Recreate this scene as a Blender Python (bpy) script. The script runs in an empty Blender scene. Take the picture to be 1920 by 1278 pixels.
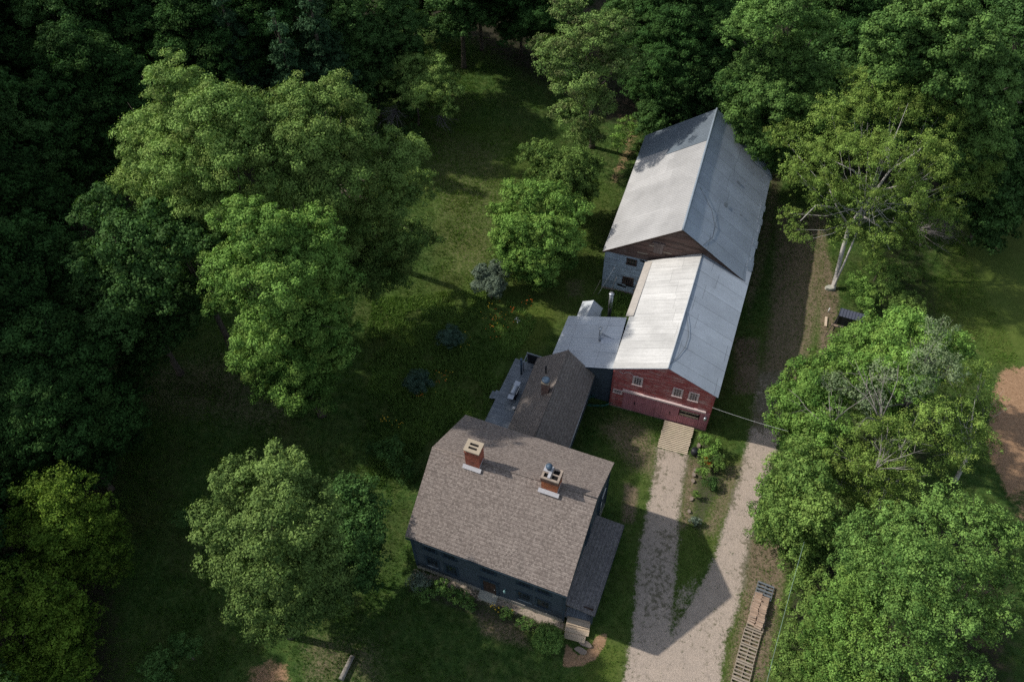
import bpy, math, random
import numpy as np
from mathutils import Vector, Matrix
random.seed(7); rng = np.random.default_rng(11)
sc = bpy.context.scene
COL = sc.collection
R = math.radians
# ------------------------------------------------------------------ camera
CH, PITCH, ROLL, FPX = 60.89, R(51.77), R(-1.253), 1574.3
_c, _s = math.cos(ROLL), math.sin(ROLL)
FWD = np.array([0, math.cos(PITCH), -math.sin(PITCH)])
U0 = np.array([0, math.sin(PITCH), math.cos(PITCH)]); R0 = np.array([1., 0, 0])
CR = _c*R0+_s*U0; CU = -_s*R0+_c*U0
CAM = np.array([0, 0, CH])
cam = bpy.data.cameras.new('camera'); camo = bpy.data.objects.new('camera', cam); COL.objects.link(camo)
cam.sensor_width = 36; cam.lens = FPX/1920*36; cam.clip_end = 5000; cam.clip_start = 1
camo.matrix_world = Matrix(((CR[0], CU[0], -FWD[0], 0), (CR[1], CU[1], -FWD[1], 0), (CR[2], CU[2], -FWD[2], CH), (0, 0, 0, 1)))
sc.camera = camo

def ray(px, py):
    d = FWD+CR*((px-960)/FPX)+CU*((639-py)/FPX); return d
def at(px, py, z):
    d = ray(px, py); t = (z-CH)/d[2]; return Vector((d[0]*t, d[1]*t, z))
def sst(a, b, x):
    t = np.clip((x-a)/(b-a), 0, 1); return t*t*(3-2*t)
def gz(x, y):
    return -0.62*sst(29, 38, np.asarray(y, float))*sst(-2, 6, np.asarray(x, float)) + 0.0
def G(px, py, dz=0.0):
    z = 0.0
    for _ in range(4):
        p = at(px, py, z); z = float(gz(p.x, p.y))
    return Vector((p.x, p.y, z+dz))
def mpp(px, py, z):               # metres per photo pixel at that spot
    return float((at(px, py, z)-Vector((0, 0, CH))).dot(Vector(FWD)))/FPX

# ------------------------------------------------------------------ object helpers
def tag(o, label=None, cat=None, group=None, kind=None):
    if label: o['label'] = label
    if cat: o['category'] = cat
    if group: o['group'] = group
    if kind: o['kind'] = kind
    return o
def empty(name, loc, label, cat, group=None, rz=0):
    o = bpy.data.objects.new(name, None); COL.objects.link(o); o.location = loc; o.rotation_euler = (0, 0, rz)
    o.empty_display_size = .3
    return tag(o, label, cat, group)
def world_m(o):
    m = Matrix.Translation(o.location) @ o.rotation_euler.to_matrix().to_4x4()
    if o.parent: m = world_m(o.parent) @ o.matrix_parent_inverse @ m
    return m
def link(name, me, mat, parent=None, kind=None):
    o = bpy.data.objects.new(name, me); COL.objects.link(o)
    if mat and not me.materials:
        me.materials.append(mat)
    if parent:
        o.parent = parent; o.matrix_parent_inverse = world_m(parent).inverted()
    if kind: o['kind'] = kind
    return o
def children(o): return [c for c in bpy.data.objects if c.parent == o]
def copy_tree(o, kids, loc, rz=0, scale=1, label=None):
    c = o.copy(); COL.objects.link(c); c.location = loc; c.rotation_euler = (0, 0, rz); c.scale = (scale,)*3 if not hasattr(scale, '__len__') else scale
    if label: c['label'] = label
    for k, sub in kids:
        d = k.copy(); COL.objects.link(d); d.parent = c
        for s2 in sub:
            e = s2.copy(); COL.objects.link(e); e.parent = d
    return c

class MB:
    """collects polygons; build() links them as one mesh with metre UVs aligned to each face"""
    def __init__(self, d=(1, 0)): self.v = []; self.f = []; self.d = Vector((d[0], d[1], 0)).normalized(); self.sm = []
    def face(self, pts, smooth=False):
        n = len(self.v); self.v += [Vector(p) for p in pts]; self.f.append(list(range(n, n+len(pts)))); self.sm.append(smooth)
    def hexa(self, b, t):       # bottom 4 (ccw from above), top 4
        self.face(t); self.face(b[::-1])
        for i in range(4):
            j = (i+1) % 4; self.face([b[i], b[j], t[j], t[i]])
    def box(self, o, t, w, x0, x1, y0, y1, z0, z1):   # o origin, t,w horizontal dirs (Vector), extents
        P = lambda x, y, z: Vector((o[0], o[1], 0))+t*x+w*y+Vector((0, 0, z))
        q = [(x0, y0), (x1, y0), (x1, y1), (x0, y1)]
        if t.cross(w).z < 0: q = q[::-1]
        self.hexa([P(x, y, z0) for x, y in q], [P(x, y, z1) for x, y in q])
    def prism(self, poly, z0, z1):    # poly list of xy ccw
        b = [Vector((p[0], p[1], z0)) for p in poly]; t = [Vector((p[0], p[1], z1)) for p in poly]
        self.face(t); self.face(b[::-1])
        for i in range(len(b)):
            j = (i+1) % len(b); self.face([b[i], b[j], t[j], t[i]])
    def slab(self, q, th):            # q: 4 top points ccw from above, thickness down the normal
        q = [Vector(p) for p in q]; n = (q[1]-q[0]).cross(q[3]-q[0]).normalized()
        if n.z < 0: q = q[::-1]; n = -n
        self.hexa([p-n*th for p in q], q)
    def bar(self, a, b, w, h=None):
        a, b = Vector(a), Vector(b); h = h or w; d = (b-a).normalized()
        u = Vector((0, 0, 1)) if abs(d.z) < .9 else Vector((1, 0, 0))
        s = d.cross(u).normalized(); u = s.cross(d).normalized()
        c = [(-1, -1), (1, -1), (1, 1), (-1, 1)]
        A = [a+s*(x*w/2)+u*(y*h/2) for x, y in c]; B = [b+s*(x*w/2)+u*(y*h/2) for x, y in c]
        self.face(A[::-1] if True else A); self.face(B)
        for i in range(4):
            j = (i+1) % 4; self.face([A[i], A[j], B[j], B[i]])
    def tube(self, pts, rad, n=8, cap=True):
        pts = [Vector(p) for p in pts]; rings = []; base = len(self.v)
        rad = rad if hasattr(rad, '__len__') else [rad]*len(pts)
        for i, p in enumerate(pts):
            d = (pts[min(i+1, len(pts)-1)]-pts[max(i-1, 0)]).normalized()
            u = Vector((0, 0, 1)) if abs(d.z) < .9 else Vector((1, 0, 0))
            s = d.cross(u).normalized(); u = s.cross(d)
            for k in range(n):
                a = 2*math.pi*k/n; self.v.append(p+(s*math.cos(a)+u*math.sin(a))*rad[i])
        for i in range(len(pts)-1):
            for k in range(n):
                j = (k+1) % n; a = base+i*n
                self.f.append([a+k, a+j, a+n+j, a+n+k]); self.sm.append(True)
        if cap:
            self.f.append([base+k for k in range(n)][::-1]); self.sm.append(False)
            self.f.append([base+(len(pts)-1)*n+k for k in range(n)]); self.sm.append(False)
    def lathe(self, c, prof, n=16):
        self.tube([Vector((c[0], c[1], c[2]+z)) for r, z in prof], [max(r, .001) for r, z in prof], n)
    def build(self, name, mat, parent=None, kind=None):
        me = bpy.data.meshes.new(name); me.from_pydata([tuple(v) for v in self.v], [], self.f); me.update()
        me.polygons.foreach_set('use_smooth', self.sm)
        uv = me.uv_layers.new(name='UVMap').data; d = self.d
        for p in me.polygons:
            n = p.normal
            t = Vector((-n.y, n.x, 0))
            if t.length < .05: t = d.copy()
            t.normalize(); s = n.cross(t)
            for li in p.loop_indices:
                co = me.vertices[me.loops[li].vertex_index].co; uv[li].uv = (co.dot(t), co.dot(s))
        return link(name, me, mat, parent, kind)

# ------------------------------------------------------------------ material helpers
class NT:
    def __init__(self, name):
        self.m = bpy.data.materials.new(name); self.m.use_nodes = True; self.t = self.m.node_tree; self.n = self.t.nodes
        self.b = self.n['Principled BSDF']; self.out = self.n['Material Output']
        self.b.inputs['Specular IOR Level'].default_value = .3; self.b.inputs['Roughness'].default_value = .85
    def N(self, ty, **k):
        n = self.n.new(ty)
        for a, v in k.items():
            if a in n.inputs: n.inputs[a].default_value = v
            else: setattr(n, a, v)
        return n
    def L(self, a, b): self.t.links.new(a, b)
    def coord(self, kind='UV', scale=(1, 1, 1), rot=0):
        tc = self.N('ShaderNodeTexCoord'); mp = self.N('ShaderNodeMapping'); mp.inputs['Scale'].default_value = scale
        mp.inputs['Rotation'].default_value = (0, 0, rot); self.L(tc.outputs[kind], mp.inputs['Vector']); return mp.outputs[0]
    def noise(self, co, scale, detail=4, rough=.6):
        n = self.N('ShaderNodeTexNoise'); n.inputs['Scale'].default_value = scale; n.inputs['Detail'].default_value = detail
        n.inputs['Roughness'].default_value = rough; self.L(co, n.inputs['Vector']); return n.outputs['Fac']
    def ramp(self, fac, stops):
        r = self.N('ShaderNodeValToRGB'); e = r.color_ramp.elements
        while len(e) < len(stops): e.new(.5)
        for i, (p, c) in enumerate(stops):
            e[i].position = p; e[i].color = (c, c, c, 1) if not hasattr(c, '__len__') else (*c, 1)
        self.L(fac, r.inputs[0]); return r.outputs[0]
    def mix(self, f, a, b, mode='MIX'):
        m = self.N('ShaderNodeMix', data_type='RGBA', blend_type=mode)
        if hasattr(f, 'links'): self.L(f, m.inputs[0])
        else: m.inputs[0].default_value = f
        for i, x in ((6, a), (7, b)):
            if hasattr(x, 'links'): self.L(x, m.inputs[i])
            else: m.inputs[i].default_value = (*x, 1) if len(x) == 3 else x
        return m.outputs[2]
    def sepy(self, co):
        s = self.N('ShaderNodeSeparateXYZ'); self.L(co, s.inputs[0]); return s.outputs[1]
    def math(self, op, a, b=0.0, c=None):
        m = self.N('ShaderNodeMath', operation=op)
        for i, x in ((0, a), (1, b), (2, c)):
            if x is None: continue
            if hasattr(x, 'links'): self.L(x, m.inputs[i])
            else: m.inputs[i].default_value = x
        return m.outputs[0]
    def bump(self, h, dist=.01, strength=1):
        b = self.N('ShaderNodeBump'); b.inputs['Distance'].default_value = dist; b.inputs['Strength'].default_value = strength
        self.L(h, b.inputs['Height']); self.L(b.outputs[0], self.b.inputs['Normal'])
    def col(self, c):
        if hasattr(c, 'links'): self.L(c, self.b.inputs['Base Color'])
        else: self.b.inputs['Base Color'].default_value = (*c, 1)

def m_plain(name, c, rough=.8, metal=0, var=.25, scale=3, spec=.3):
    m = NT(name); co = m.coord('Object'); f = m.noise(co, scale, 6, .65)
    g = m.noise(co, scale*9, 3)
    f2 = m.mix(.4, m.ramp(f, [(.25, 1-var), (.75, 1+var)]), m.ramp(g, [(.3, 1-var), (.7, 1+var)]))
    m.col(m.mix(1, (*c,), f2, 'MULTIPLY')); m.b.inputs['Roughness'].default_value = rough; m.b.inputs['Metallic'].default_value = metal
    m.b.inputs['Specular IOR Level'].default_value = spec
    m.bump(g, .01, .4); return m.m
def m_shingle(name, a, b, c, stain=(.10, .10, .09)):
    m = NT(name); co = m.coord('UV')
    br = m.N('ShaderNodeTexBrick'); br.offset = .37; br.squash = 1
    for k, v in (('Scale', 1), ('Mortar Size', .006), ('Mortar Smooth', .3), ('Bias', 0), ('Brick Width', .12), ('Row Height', .12)): br.inputs[k].default_value = v
    br.inputs['Color1'].default_value = (0, 0, 0, 1); br.inputs['Color2'].default_value = (1, 1, 1, 1); br.inputs['Mortar'].default_value = (.5, .5, .5, 1)
    m.L(co, br.inputs['Vector'])
    sep = m.ramp(br.outputs['Color'], [(0, a), (.45, b), (1, c)])
    n1 = m.noise(co, 1.1, 4, .6); n2 = m.noise(co, 18, 4, .7); n3 = m.noise(m.coord('UV', (1.2, .25, 1)), .8, 5, .65)
    cc = m.mix(1, sep, m.ramp(n1, [(.3, .93), (.7, 1.06)]), 'MULTIPLY')
    cc = m.mix(1, cc, m.ramp(n2, [(.25, .72), (.75, 1.28)]), 'MULTIPLY')
    cc = m.mix(m.ramp(n3, [(.58, 0), (.85, .3)]), cc, stain)
    cc = m.mix(m.ramp(m.math('FRACT', m.math('DIVIDE', m.sepy(co), .27)), [(0, .8), (.2, .15), (.95, 0)]), cc, (.09, .075, .065))
    m.col(cc); m.b.inputs['Roughness'].default_value = .95; m.b.inputs['Specular IOR Level'].default_value = .15
    m.bump(m.math('ADD', m.math('MULTIPLY', br.outputs['Fac'], -1), m.math('MULTIPLY', n2, .8)), .012, .8); return m.m
def m_metal(name, base, dark, rib=.08, sheet=(2.6, .68), seam=.012, streak=.5, rust=0.0, rough=.45, ribdepth=.5, vrot=True, ribcol=.9):
    """sheet-metal roofing: ribs run up the slope, sheets lapped in courses, streaks of dirt"""
    m = NT(name); co = m.coord('UV')
    wv = m.N('ShaderNodeTexWave', wave_type='BANDS', bands_direction='X'); wv.inputs['Scale'].default_value = .314/rib*1.0; wv.inputs['Distortion'].default_value = 0
    m.L(co, wv.inputs['Vector'])
    br = m.N('ShaderNodeTexBrick'); br.offset = .5
    for k, v in (('Scale', 1), ('Mortar Size', seam), ('Mortar Smooth', .2), ('Bias', 0), ('Brick Width', sheet[1]), ('Row Height', sheet[0])): br.inputs[k].default_value = v
    br.offset = 0.0
    br.inputs['Color1'].default_value = (0, 0, 0, 1); br.inputs['Color2'].default_value = (1, 1, 1, 1)
    m.L(co, br.inputs['Vector'])
    nz = m.noise(m.coord('UV', (2.5, .22, 1)), 1.6, 8, .7); n2 = m.noise(co, .35, 5, .6); n3 = m.noise(co, 5, 5, .7)
    c = m.mix(1, (*base,), m.ramp(br.outputs['Color'], [(0, .9), (1, 1.06)]), 'MULTIPLY')
    c = m.mix(m.ramp(nz, [(.45, 0), (.75, streak)]), c, dark)
    c = m.mix(1, c, m.ramp(n2, [(.3, .82), (.7, 1.1)]), 'MULTIPLY')
    c = m.mix(1, c, m.ramp(n3, [(.3, .9), (.7, 1.06)]), 'MULTIPLY')
    if rust: c = m.mix(m.ramp(m.noise(co, 1.9, 9, .75), [(.6, 0), (.72, rust)]), c, (.16, .08, .045))
    c = m.mix(m.math('MULTIPLY', br.outputs['Fac'], .65), c, (.06, .065, .07))
    c = m.mix(1, c, m.ramp(wv.outputs['Fac'], [(0, ribcol), (.35, 1), (1, 1)]), 'MULTIPLY')
    m.col(c); m.b.inputs['Roughness'].default_value = rough; m.b.inputs['Specular IOR Level'].default_value = .35
    m.bump(m.math('ADD', m.math('MULTIPLY', wv.outputs['Fac'], 1), m.math('MULTIPLY', n3, .25)), .02, ribdepth); return m.m
def m_siding(name, base, worn, amt=.3, row=.115, dirt=(.04, .03, .03), var=.2, xs=.35):
    """clapboards: rows with a dark lap line, paint worn off along the grain"""
    m = NT(name); co = m.coord('UV')
    br = m.N('ShaderNodeTexBrick'); br.offset = .5
    for k, v in (('Scale', 1), ('Mortar Size', .007), ('Mortar Smooth', .2), ('Bias', 0), ('Brick Width', 2.9), ('Row Height', row)): br.inputs[k].default_value = v
    br.inputs['Color1'].default_value = (0, 0, 0, 1); br.inputs['Color2'].default_value = (1, 1, 1, 1)
    m.L(co, br.inputs['Vector'])
    g = m.noise(m.coord('UV', (xs, 9, 1)), 1.5, 9, .72); g2 = m.noise(co, 1.0, 5, .6); g3 = m.noise(m.coord('UV', (1.2, 14, 1)), 3, 6, .7)
    c = m.mix(1, (*base,), m.ramp(br.outputs['Color'], [(0, 1-var), (1, 1+var)]), 'MULTIPLY')
    c = m.mix(1, c, m.ramp(g3, [(.3, .7), (.7, 1.2)]), 'MULTIPLY')
    k = m.math('ADD', m.math('MULTIPLY', g, .75), m.math('MULTIPLY', g2, .25))
    c = m.mix(m.ramp(k, [(.50, 0), (.57, amt), (.66, min(1, amt*2.2))]), c, worn)
    c = m.mix(m.math('MULTIPLY', br.outputs['Fac'], .8), c, dirt)
    m.col(c); m.b.inputs['Roughness'].default_value = .9
    m.bump(m.math('ADD', m.math('MULTIPLY', br.outputs['Fac'], -1), m.math('MULTIPLY', g3, .5)), .015, .8); return m.m
def m_boards(name, base, alt, w=.14, gap=.01, horiz=False, amt=1.0, L=3.2):
    m = NT(name); co = m.coord('UV', (1, 1, 1), 0 if horiz else R(90))
    br = m.N('ShaderNodeTexBrick'); br.offset = .5
    for k, v in (('Scale', 1), ('Mortar Size', gap), ('Mortar Smooth', .1), ('Bias', 0), ('Brick Width', L), ('Row Height', w)): br.inputs[k].default_value = v
    br.inputs['Color1'].default_value = (0, 0, 0, 1); br.inputs['Color2'].default_value = (1, 1, 1, 1)
    m.L(co, br.inputs['Vector'])
    mp = m.N('ShaderNodeMapping'); mp.inputs['Scale'].default_value = (.5, 8, 1); m.L(co, mp.inputs['Vector'])
    g = m.noise(mp.outputs[0], 2.5, 8, .7); g2 = m.noise(co, .9, 4)
    c = m.mix(br.outputs['Color'], base, alt)
    c = m.mix(1, c, m.ramp(g, [(.25, 1-.4*amt), (.75, 1+.35*amt)]), 'MULTIPLY')
    c = m.mix(1, c, m.ramp(g2, [(.3, .85), (.7, 1.15)]), 'MULTIPLY')
    c = m.mix(m.math('MULTIPLY', br.outputs['Fac'], .85), c, (.02, .018, .016))
    m.col(c); m.b.inputs['Roughness'].default_value = .9; m.bump(m.math('ADD', m.math('MULTIPLY', br.outputs['Fac'], -1), g), .01, .6); return m.m
def m_brick(name, a, b, mortar):
    m = NT(name); co = m.coord('UV'); br = m.N('ShaderNodeTexBrick')
    for k, v in (('Scale', 1), ('Mortar Size', .007), ('Mortar Smooth', .2), ('Bias', 0), ('Brick Width', .21), ('Row Height', .075)): br.inputs[k].default_value = v
    br.inputs['Color1'].default_value = (*a, 1); br.inputs['Color2'].default_value = (*b, 1); br.inputs['Mortar'].default_value = (*mortar, 1)
    m.L(co, br.inputs['Vector']); n = m.noise(co, 4, 6, .7); n2 = m.noise(co, 1.3, 3)
    c = m.mix(1, br.outputs['Color'], m.ramp(n, [(.3, .65), (.7, 1.25)]), 'MULTIPLY')
    c = m.mix(m.ramp(n2, [(.55, 0), (.7, .5)]), c, (.07, .04, .035))
    m.col(c); m.bump(m.math('MULTIPLY', br.outputs['Fac'], -1), .01, .7); return m.m
def m_glass(name='window_glass'):
    m = NT(name); m.col(m.ramp(m.noise(m.coord('Object'), 2.0, 2), [(.4, (.008, .01, .012)), (.65, (.03, .035, .04))])); m.b.inputs['Roughness'].default_value = .08
    m.b.inputs['Specular IOR Level'].default_value = .5; return m.m
def m_leaf(name, dark, light, yellow=(.16, .17, .03), yamt=.25, trans=.13, rough=.7):
    m = NT(name)
    a = m.N('ShaderNodeAttribute'); a.attribute_name = 'tint_shade'
    s = m.N('ShaderNodeSeparateColor'); m.L(a.outputs['Color'], s.inputs[0])
    oi = m.N('ShaderNodeObjectInfo')
    c = m.mix(s.outputs[0], dark, light)
    c = m.mix(m.math('MULTIPLY', m.ramp(s.outputs[1], [(.55, 0), (1, 1)]), yamt), c, yellow)
    c = m.mix(1, c, m.ramp(oi.outputs['Random'], [(0, .85), (1, 1.15)]), 'MULTIPLY')
    c = m.mix(1, c, m.ramp(s.outputs[2], [(0, .45), (1, 1.1)]), 'MULTIPLY')  # shade of inner and lower leaves multiplied into the colour
    m.col(c); m.b.inputs['Roughness'].default_value = rough; m.b.inputs['Specular IOR Level'].default_value = .08
    tr = m.N('ShaderNodeBsdfTranslucent'); m.L(m.mix(1, c, (1.25, 1.35, .6), 'MULTIPLY'), tr.inputs[0])
    mx = m.N('ShaderNodeMixShader'); mx.inputs[0].default_value = trans
    m.L(m.b.outputs[0], mx.inputs[1]); m.L(tr.outputs[0], mx.inputs[2]); m.L(mx.outputs[0], m.out.inputs[0]); return m.m
def m_bark(name, a, b, birch=False):
    m = NT(name); co = m.coord('Object', (1, 1, .35) if not birch else (1, 1, 3)); n = m.noise(co, 6 if not birch else 4, 6, .7)
    m.col(m.ramp(n, [(.35, a), (.6, b)] if not birch else [(.32, a), (.42, b)])); m.bump(n, .03, .8); return m.m

M = {}
M['shingle'] = m_shingle('brown_shingles', (.175, .147, .13), (.25, .21, .187), (.34, .292, .258))
M['shingle_old'] = m_shingle('grey_brown_shingles', (.165, .140, .125), (.23, .20, .18), (.31, .272, .245), (.13, .13, .11))
M['shingle_blue'] = m_shingle('porch_shingles', (.14, .135, .14), (.20, .19, .192), (.27, .25, .25))
M['m_white'] = m_metal('white_sheet_metal', (.60, .60, .58), (.30, .30, .29), rib=.20, sheet=(9, .82), seam=.010, streak=.55, rough=.7, ribdepth=.1, ribcol=.95)
M['m_grey'] = m_metal('grey_sheet_metal', (.43, .49, .56), (.28, .32, .38), rib=.14, sheet=(4.5, 1.7), seam=.018, streak=.35, rust=.25, ribdepth=.3, ribcol=.9)
M['m_corr'] = m_metal('pale_corrugated_metal', (.46, .46, .455), (.34, .34, .34), rib=.27, sheet=(30, 9), seam=.0, streak=.15, ribdepth=.7, ribcol=.68)
M['m_corr_dark'] = m_metal('blue_grey_corrugated_metal', (.15, .185, .22), (.08, .11, .14), rib=.27, sheet=(30, 9), seam=.0, streak=.55, rough=.75, ribdepth=1, ribcol=.6)
M['m_flat'] = m_metal('dull_sheet_metal', (.50, .54, .58), (.66, .68, .68), rib=.3, sheet=(2.9, 1.5), seam=.012, streak=.5, ribdepth=.12, ribcol=.95)
M['red'] = m_siding('red_clapboards', (.42, .095, .092), (.62, .42, .39), .8, .125, (.05, .012, .012))
M['reddoor'] = m_boards('maroon_door_boards', (.42, .16, .185), (.48, .20, .225), .16, .006, amt=.6)
M['navy'] = m_siding('blue_black_clapboards', (.062, .085, .108), (.10, .13, .155), .35, .105, (.006, .009, .013), .12)
M['greywall'] = m_siding('grey_shingle_wall', (.36, .43, .50), (.17, .20, .235), .8, .13, (.07, .08, .09), .25, 3.5)
M['oldwood'] = m_siding('weathered_brown_boards', (.12, .075, .062), (.24, .19, .17), .45, .15, (.015, .01, .01), .4, .3)
M['deck'] = m_boards('grey_deck_boards', (.22, .25, .28), (.29, .32, .35), .14, .008)
M['paleplank'] = m_plain('pale_planks', (.56, .47, .35), .9, var=.3, scale=3)
M['palewood'] = m_boards('fresh_lumber', (.56, .44, .31), (.64, .52, .39), .29, .005, horiz=True, amt=.5)
M['palletwood'] = m_plain('pallet_wood', (.30, .255, .20), .9, var=.45, scale=4)
M['palletgrey'] = m_plain('weathered_grey_pallet_wood', (.14, .16, .175), .9, var=.35, scale=4)
M['splitwood'] = m_plain('split_firewood', (.44, .33, .25), .85, var=.55, scale=5)
M['brick'] = m_brick('chimney_brick', (.47, .125, .07), (.36, .085, .055), (.26, .17, .13))
M['brick2'] = m_brick('orange_chimney_brick', (.60, .19, .075), (.46, .125, .055), (.28, .17, .12))
M['brick3'] = m_brick('weathered_brick', (.22, .10, .075), (.30, .19, .15), (.36, .33, .30))
M['cap'] = m_plain('sandstone_cap', (.40, .335, .25), .9, var=.15)
M['mortarcap'] = m_plain('grey_mortar', (.33, .27, .22), .95, var=.4, scale=6)
M['lead'] = m_plain('white_flashing', (.42, .42, .44), .5, var=.3, scale=5)
M['steel'] = m_plain('galvanised_steel', (.45, .48, .52), .35, .7, var=.15)
M['blackmetal'] = m_plain('black_metal', (.018, .02, .024), .45, var=.3)
M['bluegrey'] = m_plain('blue_grey_enamel', (.07, .11, .16), .4, var=.2)
M['trim'] = m_plain('pinkish_white_trim', (.62, .50, .48), .8, var=.25, scale=6)
M['white'] = m_plain('white_paint', (.72, .72, .70), .6, var=.12)
M['navytrim'] = m_plain('dark_blue_trim', (.03, .05, .072), .6, var=.2)
M['brownwood'] = m_plain('dark_brown_wood', (.05, .03, .022), .7, var=.3)
M['stone'] = m_plain('granite', (.30, .29, .26), .9, var=.3, scale=2.5)
M['slab'] = m_plain('pale_granite_slab', (.42, .42, .36), .9, var=.2, scale=2.5)
M['fieldstone'] = m_plain('fieldstone', (.27, .22, .18), .95, var=.4, scale=1.8)
M['glass'] = m_glass()
M['dark'] = m_plain('dark_opening', (.008, .007, .007), .9, var=.1)
M['bark'] = m_bark('bark', (.045, .035, .028), (.13, .11, .09))
M['greybark'] = m_bark('pale_bark', (.13, .12, .105), (.30, .28, .25))
M['birch'] = m_bark('birch_bark', (.12, .11, .10), (.46, .44, .41), True)
M['deadwood'] = m_bark('dead_branches', (.12, .11, .105), (.26, .24, .23))
M['soil'] = m_plain('garden_soil', (.085, .068, .055), .95, var=.4, scale=3)
# foliage kinds; sunlit ones lightened, shaded ones darkened in the colour itself
M['l_olive'] = m_leaf('olive_foliage', (0.0539, 0.1133, 0.0247), (0.2222, 0.3485, 0.0875), (.22, .22, .06), .35)
M['l_green'] = m_leaf('green_foliage', (0.0326, 0.0829, 0.0176), (0.1921, 0.3079, 0.0725), (.20, .22, .05), .3)
M['l_bright'] = m_leaf('bright_green_foliage', (0.0388, 0.1032, 0.0192), (0.2210, 0.3928, 0.0830), (.24, .25, .05), .3)
M['l_maple'] = m_leaf('maple_foliage', (0.0321, 0.0830, 0.0184), (0.1825, 0.3188, 0.0773), (.22, .26, .05), .25)
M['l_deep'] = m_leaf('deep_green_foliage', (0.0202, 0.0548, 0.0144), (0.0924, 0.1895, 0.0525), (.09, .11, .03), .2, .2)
M['l_dark'] = m_leaf('shade_dark_forest_foliage', (0.0140, 0.0389, 0.0112), (0.0577, 0.1353, 0.0343), (.06, .09, .02), .3, .12, .9)  # near-black green paints cloud shade into the left forest
M['l_mid'] = m_leaf('mid_green_foliage', (0.0277, 0.0738, 0.0178), (0.1497, 0.2716, 0.0662), (.12, .15, .05), .25)
M['l_birch'] = m_leaf('birch_foliage', (0.0675, 0.1267, 0.0223), (0.2692, 0.4120, 0.0885), (.28, .25, .06), .3)
M['l_silver'] = m_leaf('silver_green_foliage', (0.0775, 0.1141, 0.0792), (0.1995, 0.2570, 0.1884), (.2, .2, .1), .1)
M['l_yellow'] = m_leaf('yellow_green_foliage', (0.0374, 0.0886, 0.0120), (0.1716, 0.2812, 0.0360), (.13, .15, .02), .4)
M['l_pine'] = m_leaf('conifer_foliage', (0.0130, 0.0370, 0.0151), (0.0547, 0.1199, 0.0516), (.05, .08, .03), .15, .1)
M['l_grass'] = m_leaf('grass_blades', (0.0332, 0.0844, 0.0137), (0.1246, 0.2230, 0.0418), (.19, .16, .07), .55, .25, .8)
M['f_orange'] = m_plain('orange_petals', (.65, .16, .02), .6, var=.2)
M['f_yellow'] = m_plain('yellow_petals', (.75, .50, .04), .6, var=.2)
M['f_white'] = m_plain('white_petals', (.75, .75, .70), .6, var=.1)
M['f_red'] = m_plain('red_petals', (.55, .09, .06), .6, var=.2)

# ------------------------------------------------------------------ ground
def poly_sd(X, Y, P):          # signed distance, negative inside
    P = np.array([(p[0], p[1]) for p in P]); n = len(P); d = np.full(X.shape, 1e9); ins = np.zeros(X.shape, bool)
    for i in range(n):
        a = P[i]; b = P[(i+1) % n]; e = b-a; wx = X-a[0]; wy = Y-a[1]
        t = np.clip((wx*e[0]+wy*e[1])/(e@e+1e-12), 0, 1); d = np.minimum(d, np.hypot(wx-e[0]*t, wy-e[1]*t))
        c = ((a[1] > Y) != (b[1] > Y)) & (X < (b[0]-a[0])*(Y-a[1])/(b[1]-a[1]+1e-12)+a[0]); ins ^= c
    return np.where(ins, -d, d)
def vnoise(X, Y, s, seed):
    r = np.random.default_rng(seed); T = r.random((128, 128)); x = X/s+500; y = Y/s+500
    i = np.floor(x).astype(int); j = np.floor(y).astype(int); fx = x-i; fy = y-j; fx = fx*fx*(3-2*fx); fy = fy*fy*(3-2*fy)
    g = lambda a, b: T[a % 128, b % 128]
    return (g(i, j)*(1-fx)+g(i+1, j)*fx)*(1-fy)+(g(i, j+1)*(1-fx)+g(i+1, j+1)*fx)*fy
def fbm(X, Y, s, seed): return (vnoise(X, Y, s, seed)+.5*vnoise(X, Y, s/2, seed+1)+.25*vnoise(X, Y, s/4, seed+2))/1.75
PG = lambda pts: [G(*p) for p in pts]
GRAVEL = [  # softness in metres
    ([(1252, 1100), (1330, 1060), (1300, 1150), (1250, 1220)], 1.0, .5),
    ([(772, 1060), (920, 1106), (1062, 1158), (1058, 1184), (910, 1131), (776, 1078)], .3, .62),
    ([(1403, 812), (1412, 690), (1492, 690), (1472, 812)], 1.2, .62),
  # (photo outline, edge softness m, strength)
    ([(1160, 1330), (1183, 1205), (1200, 1030), (1213, 960), (1226, 890), (1232, 838), (1292, 853), (1284, 900), (1274, 975), (1268, 1050), (1258, 1180), (1300, 1330)], 1.0, 1),
    ([(1240, 1330), (1250, 1200), (1300, 1120), (1335, 1060), (1352, 1000), (1372, 930), (1393, 860), (1410, 800), (1470, 800), (1445, 870), (1425, 950), (1408, 1010), (1400, 1080), (1385, 1140), (1360, 1200), (1345, 1330)], 1.05, 1),
    ([(1410, 800), (1425, 700), (1450, 600), (1480, 500), (1500, 440), (1535, 440), (1528, 520), (1512, 620), (1490, 720), (1470, 800)], 1.6, .33),
]
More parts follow.
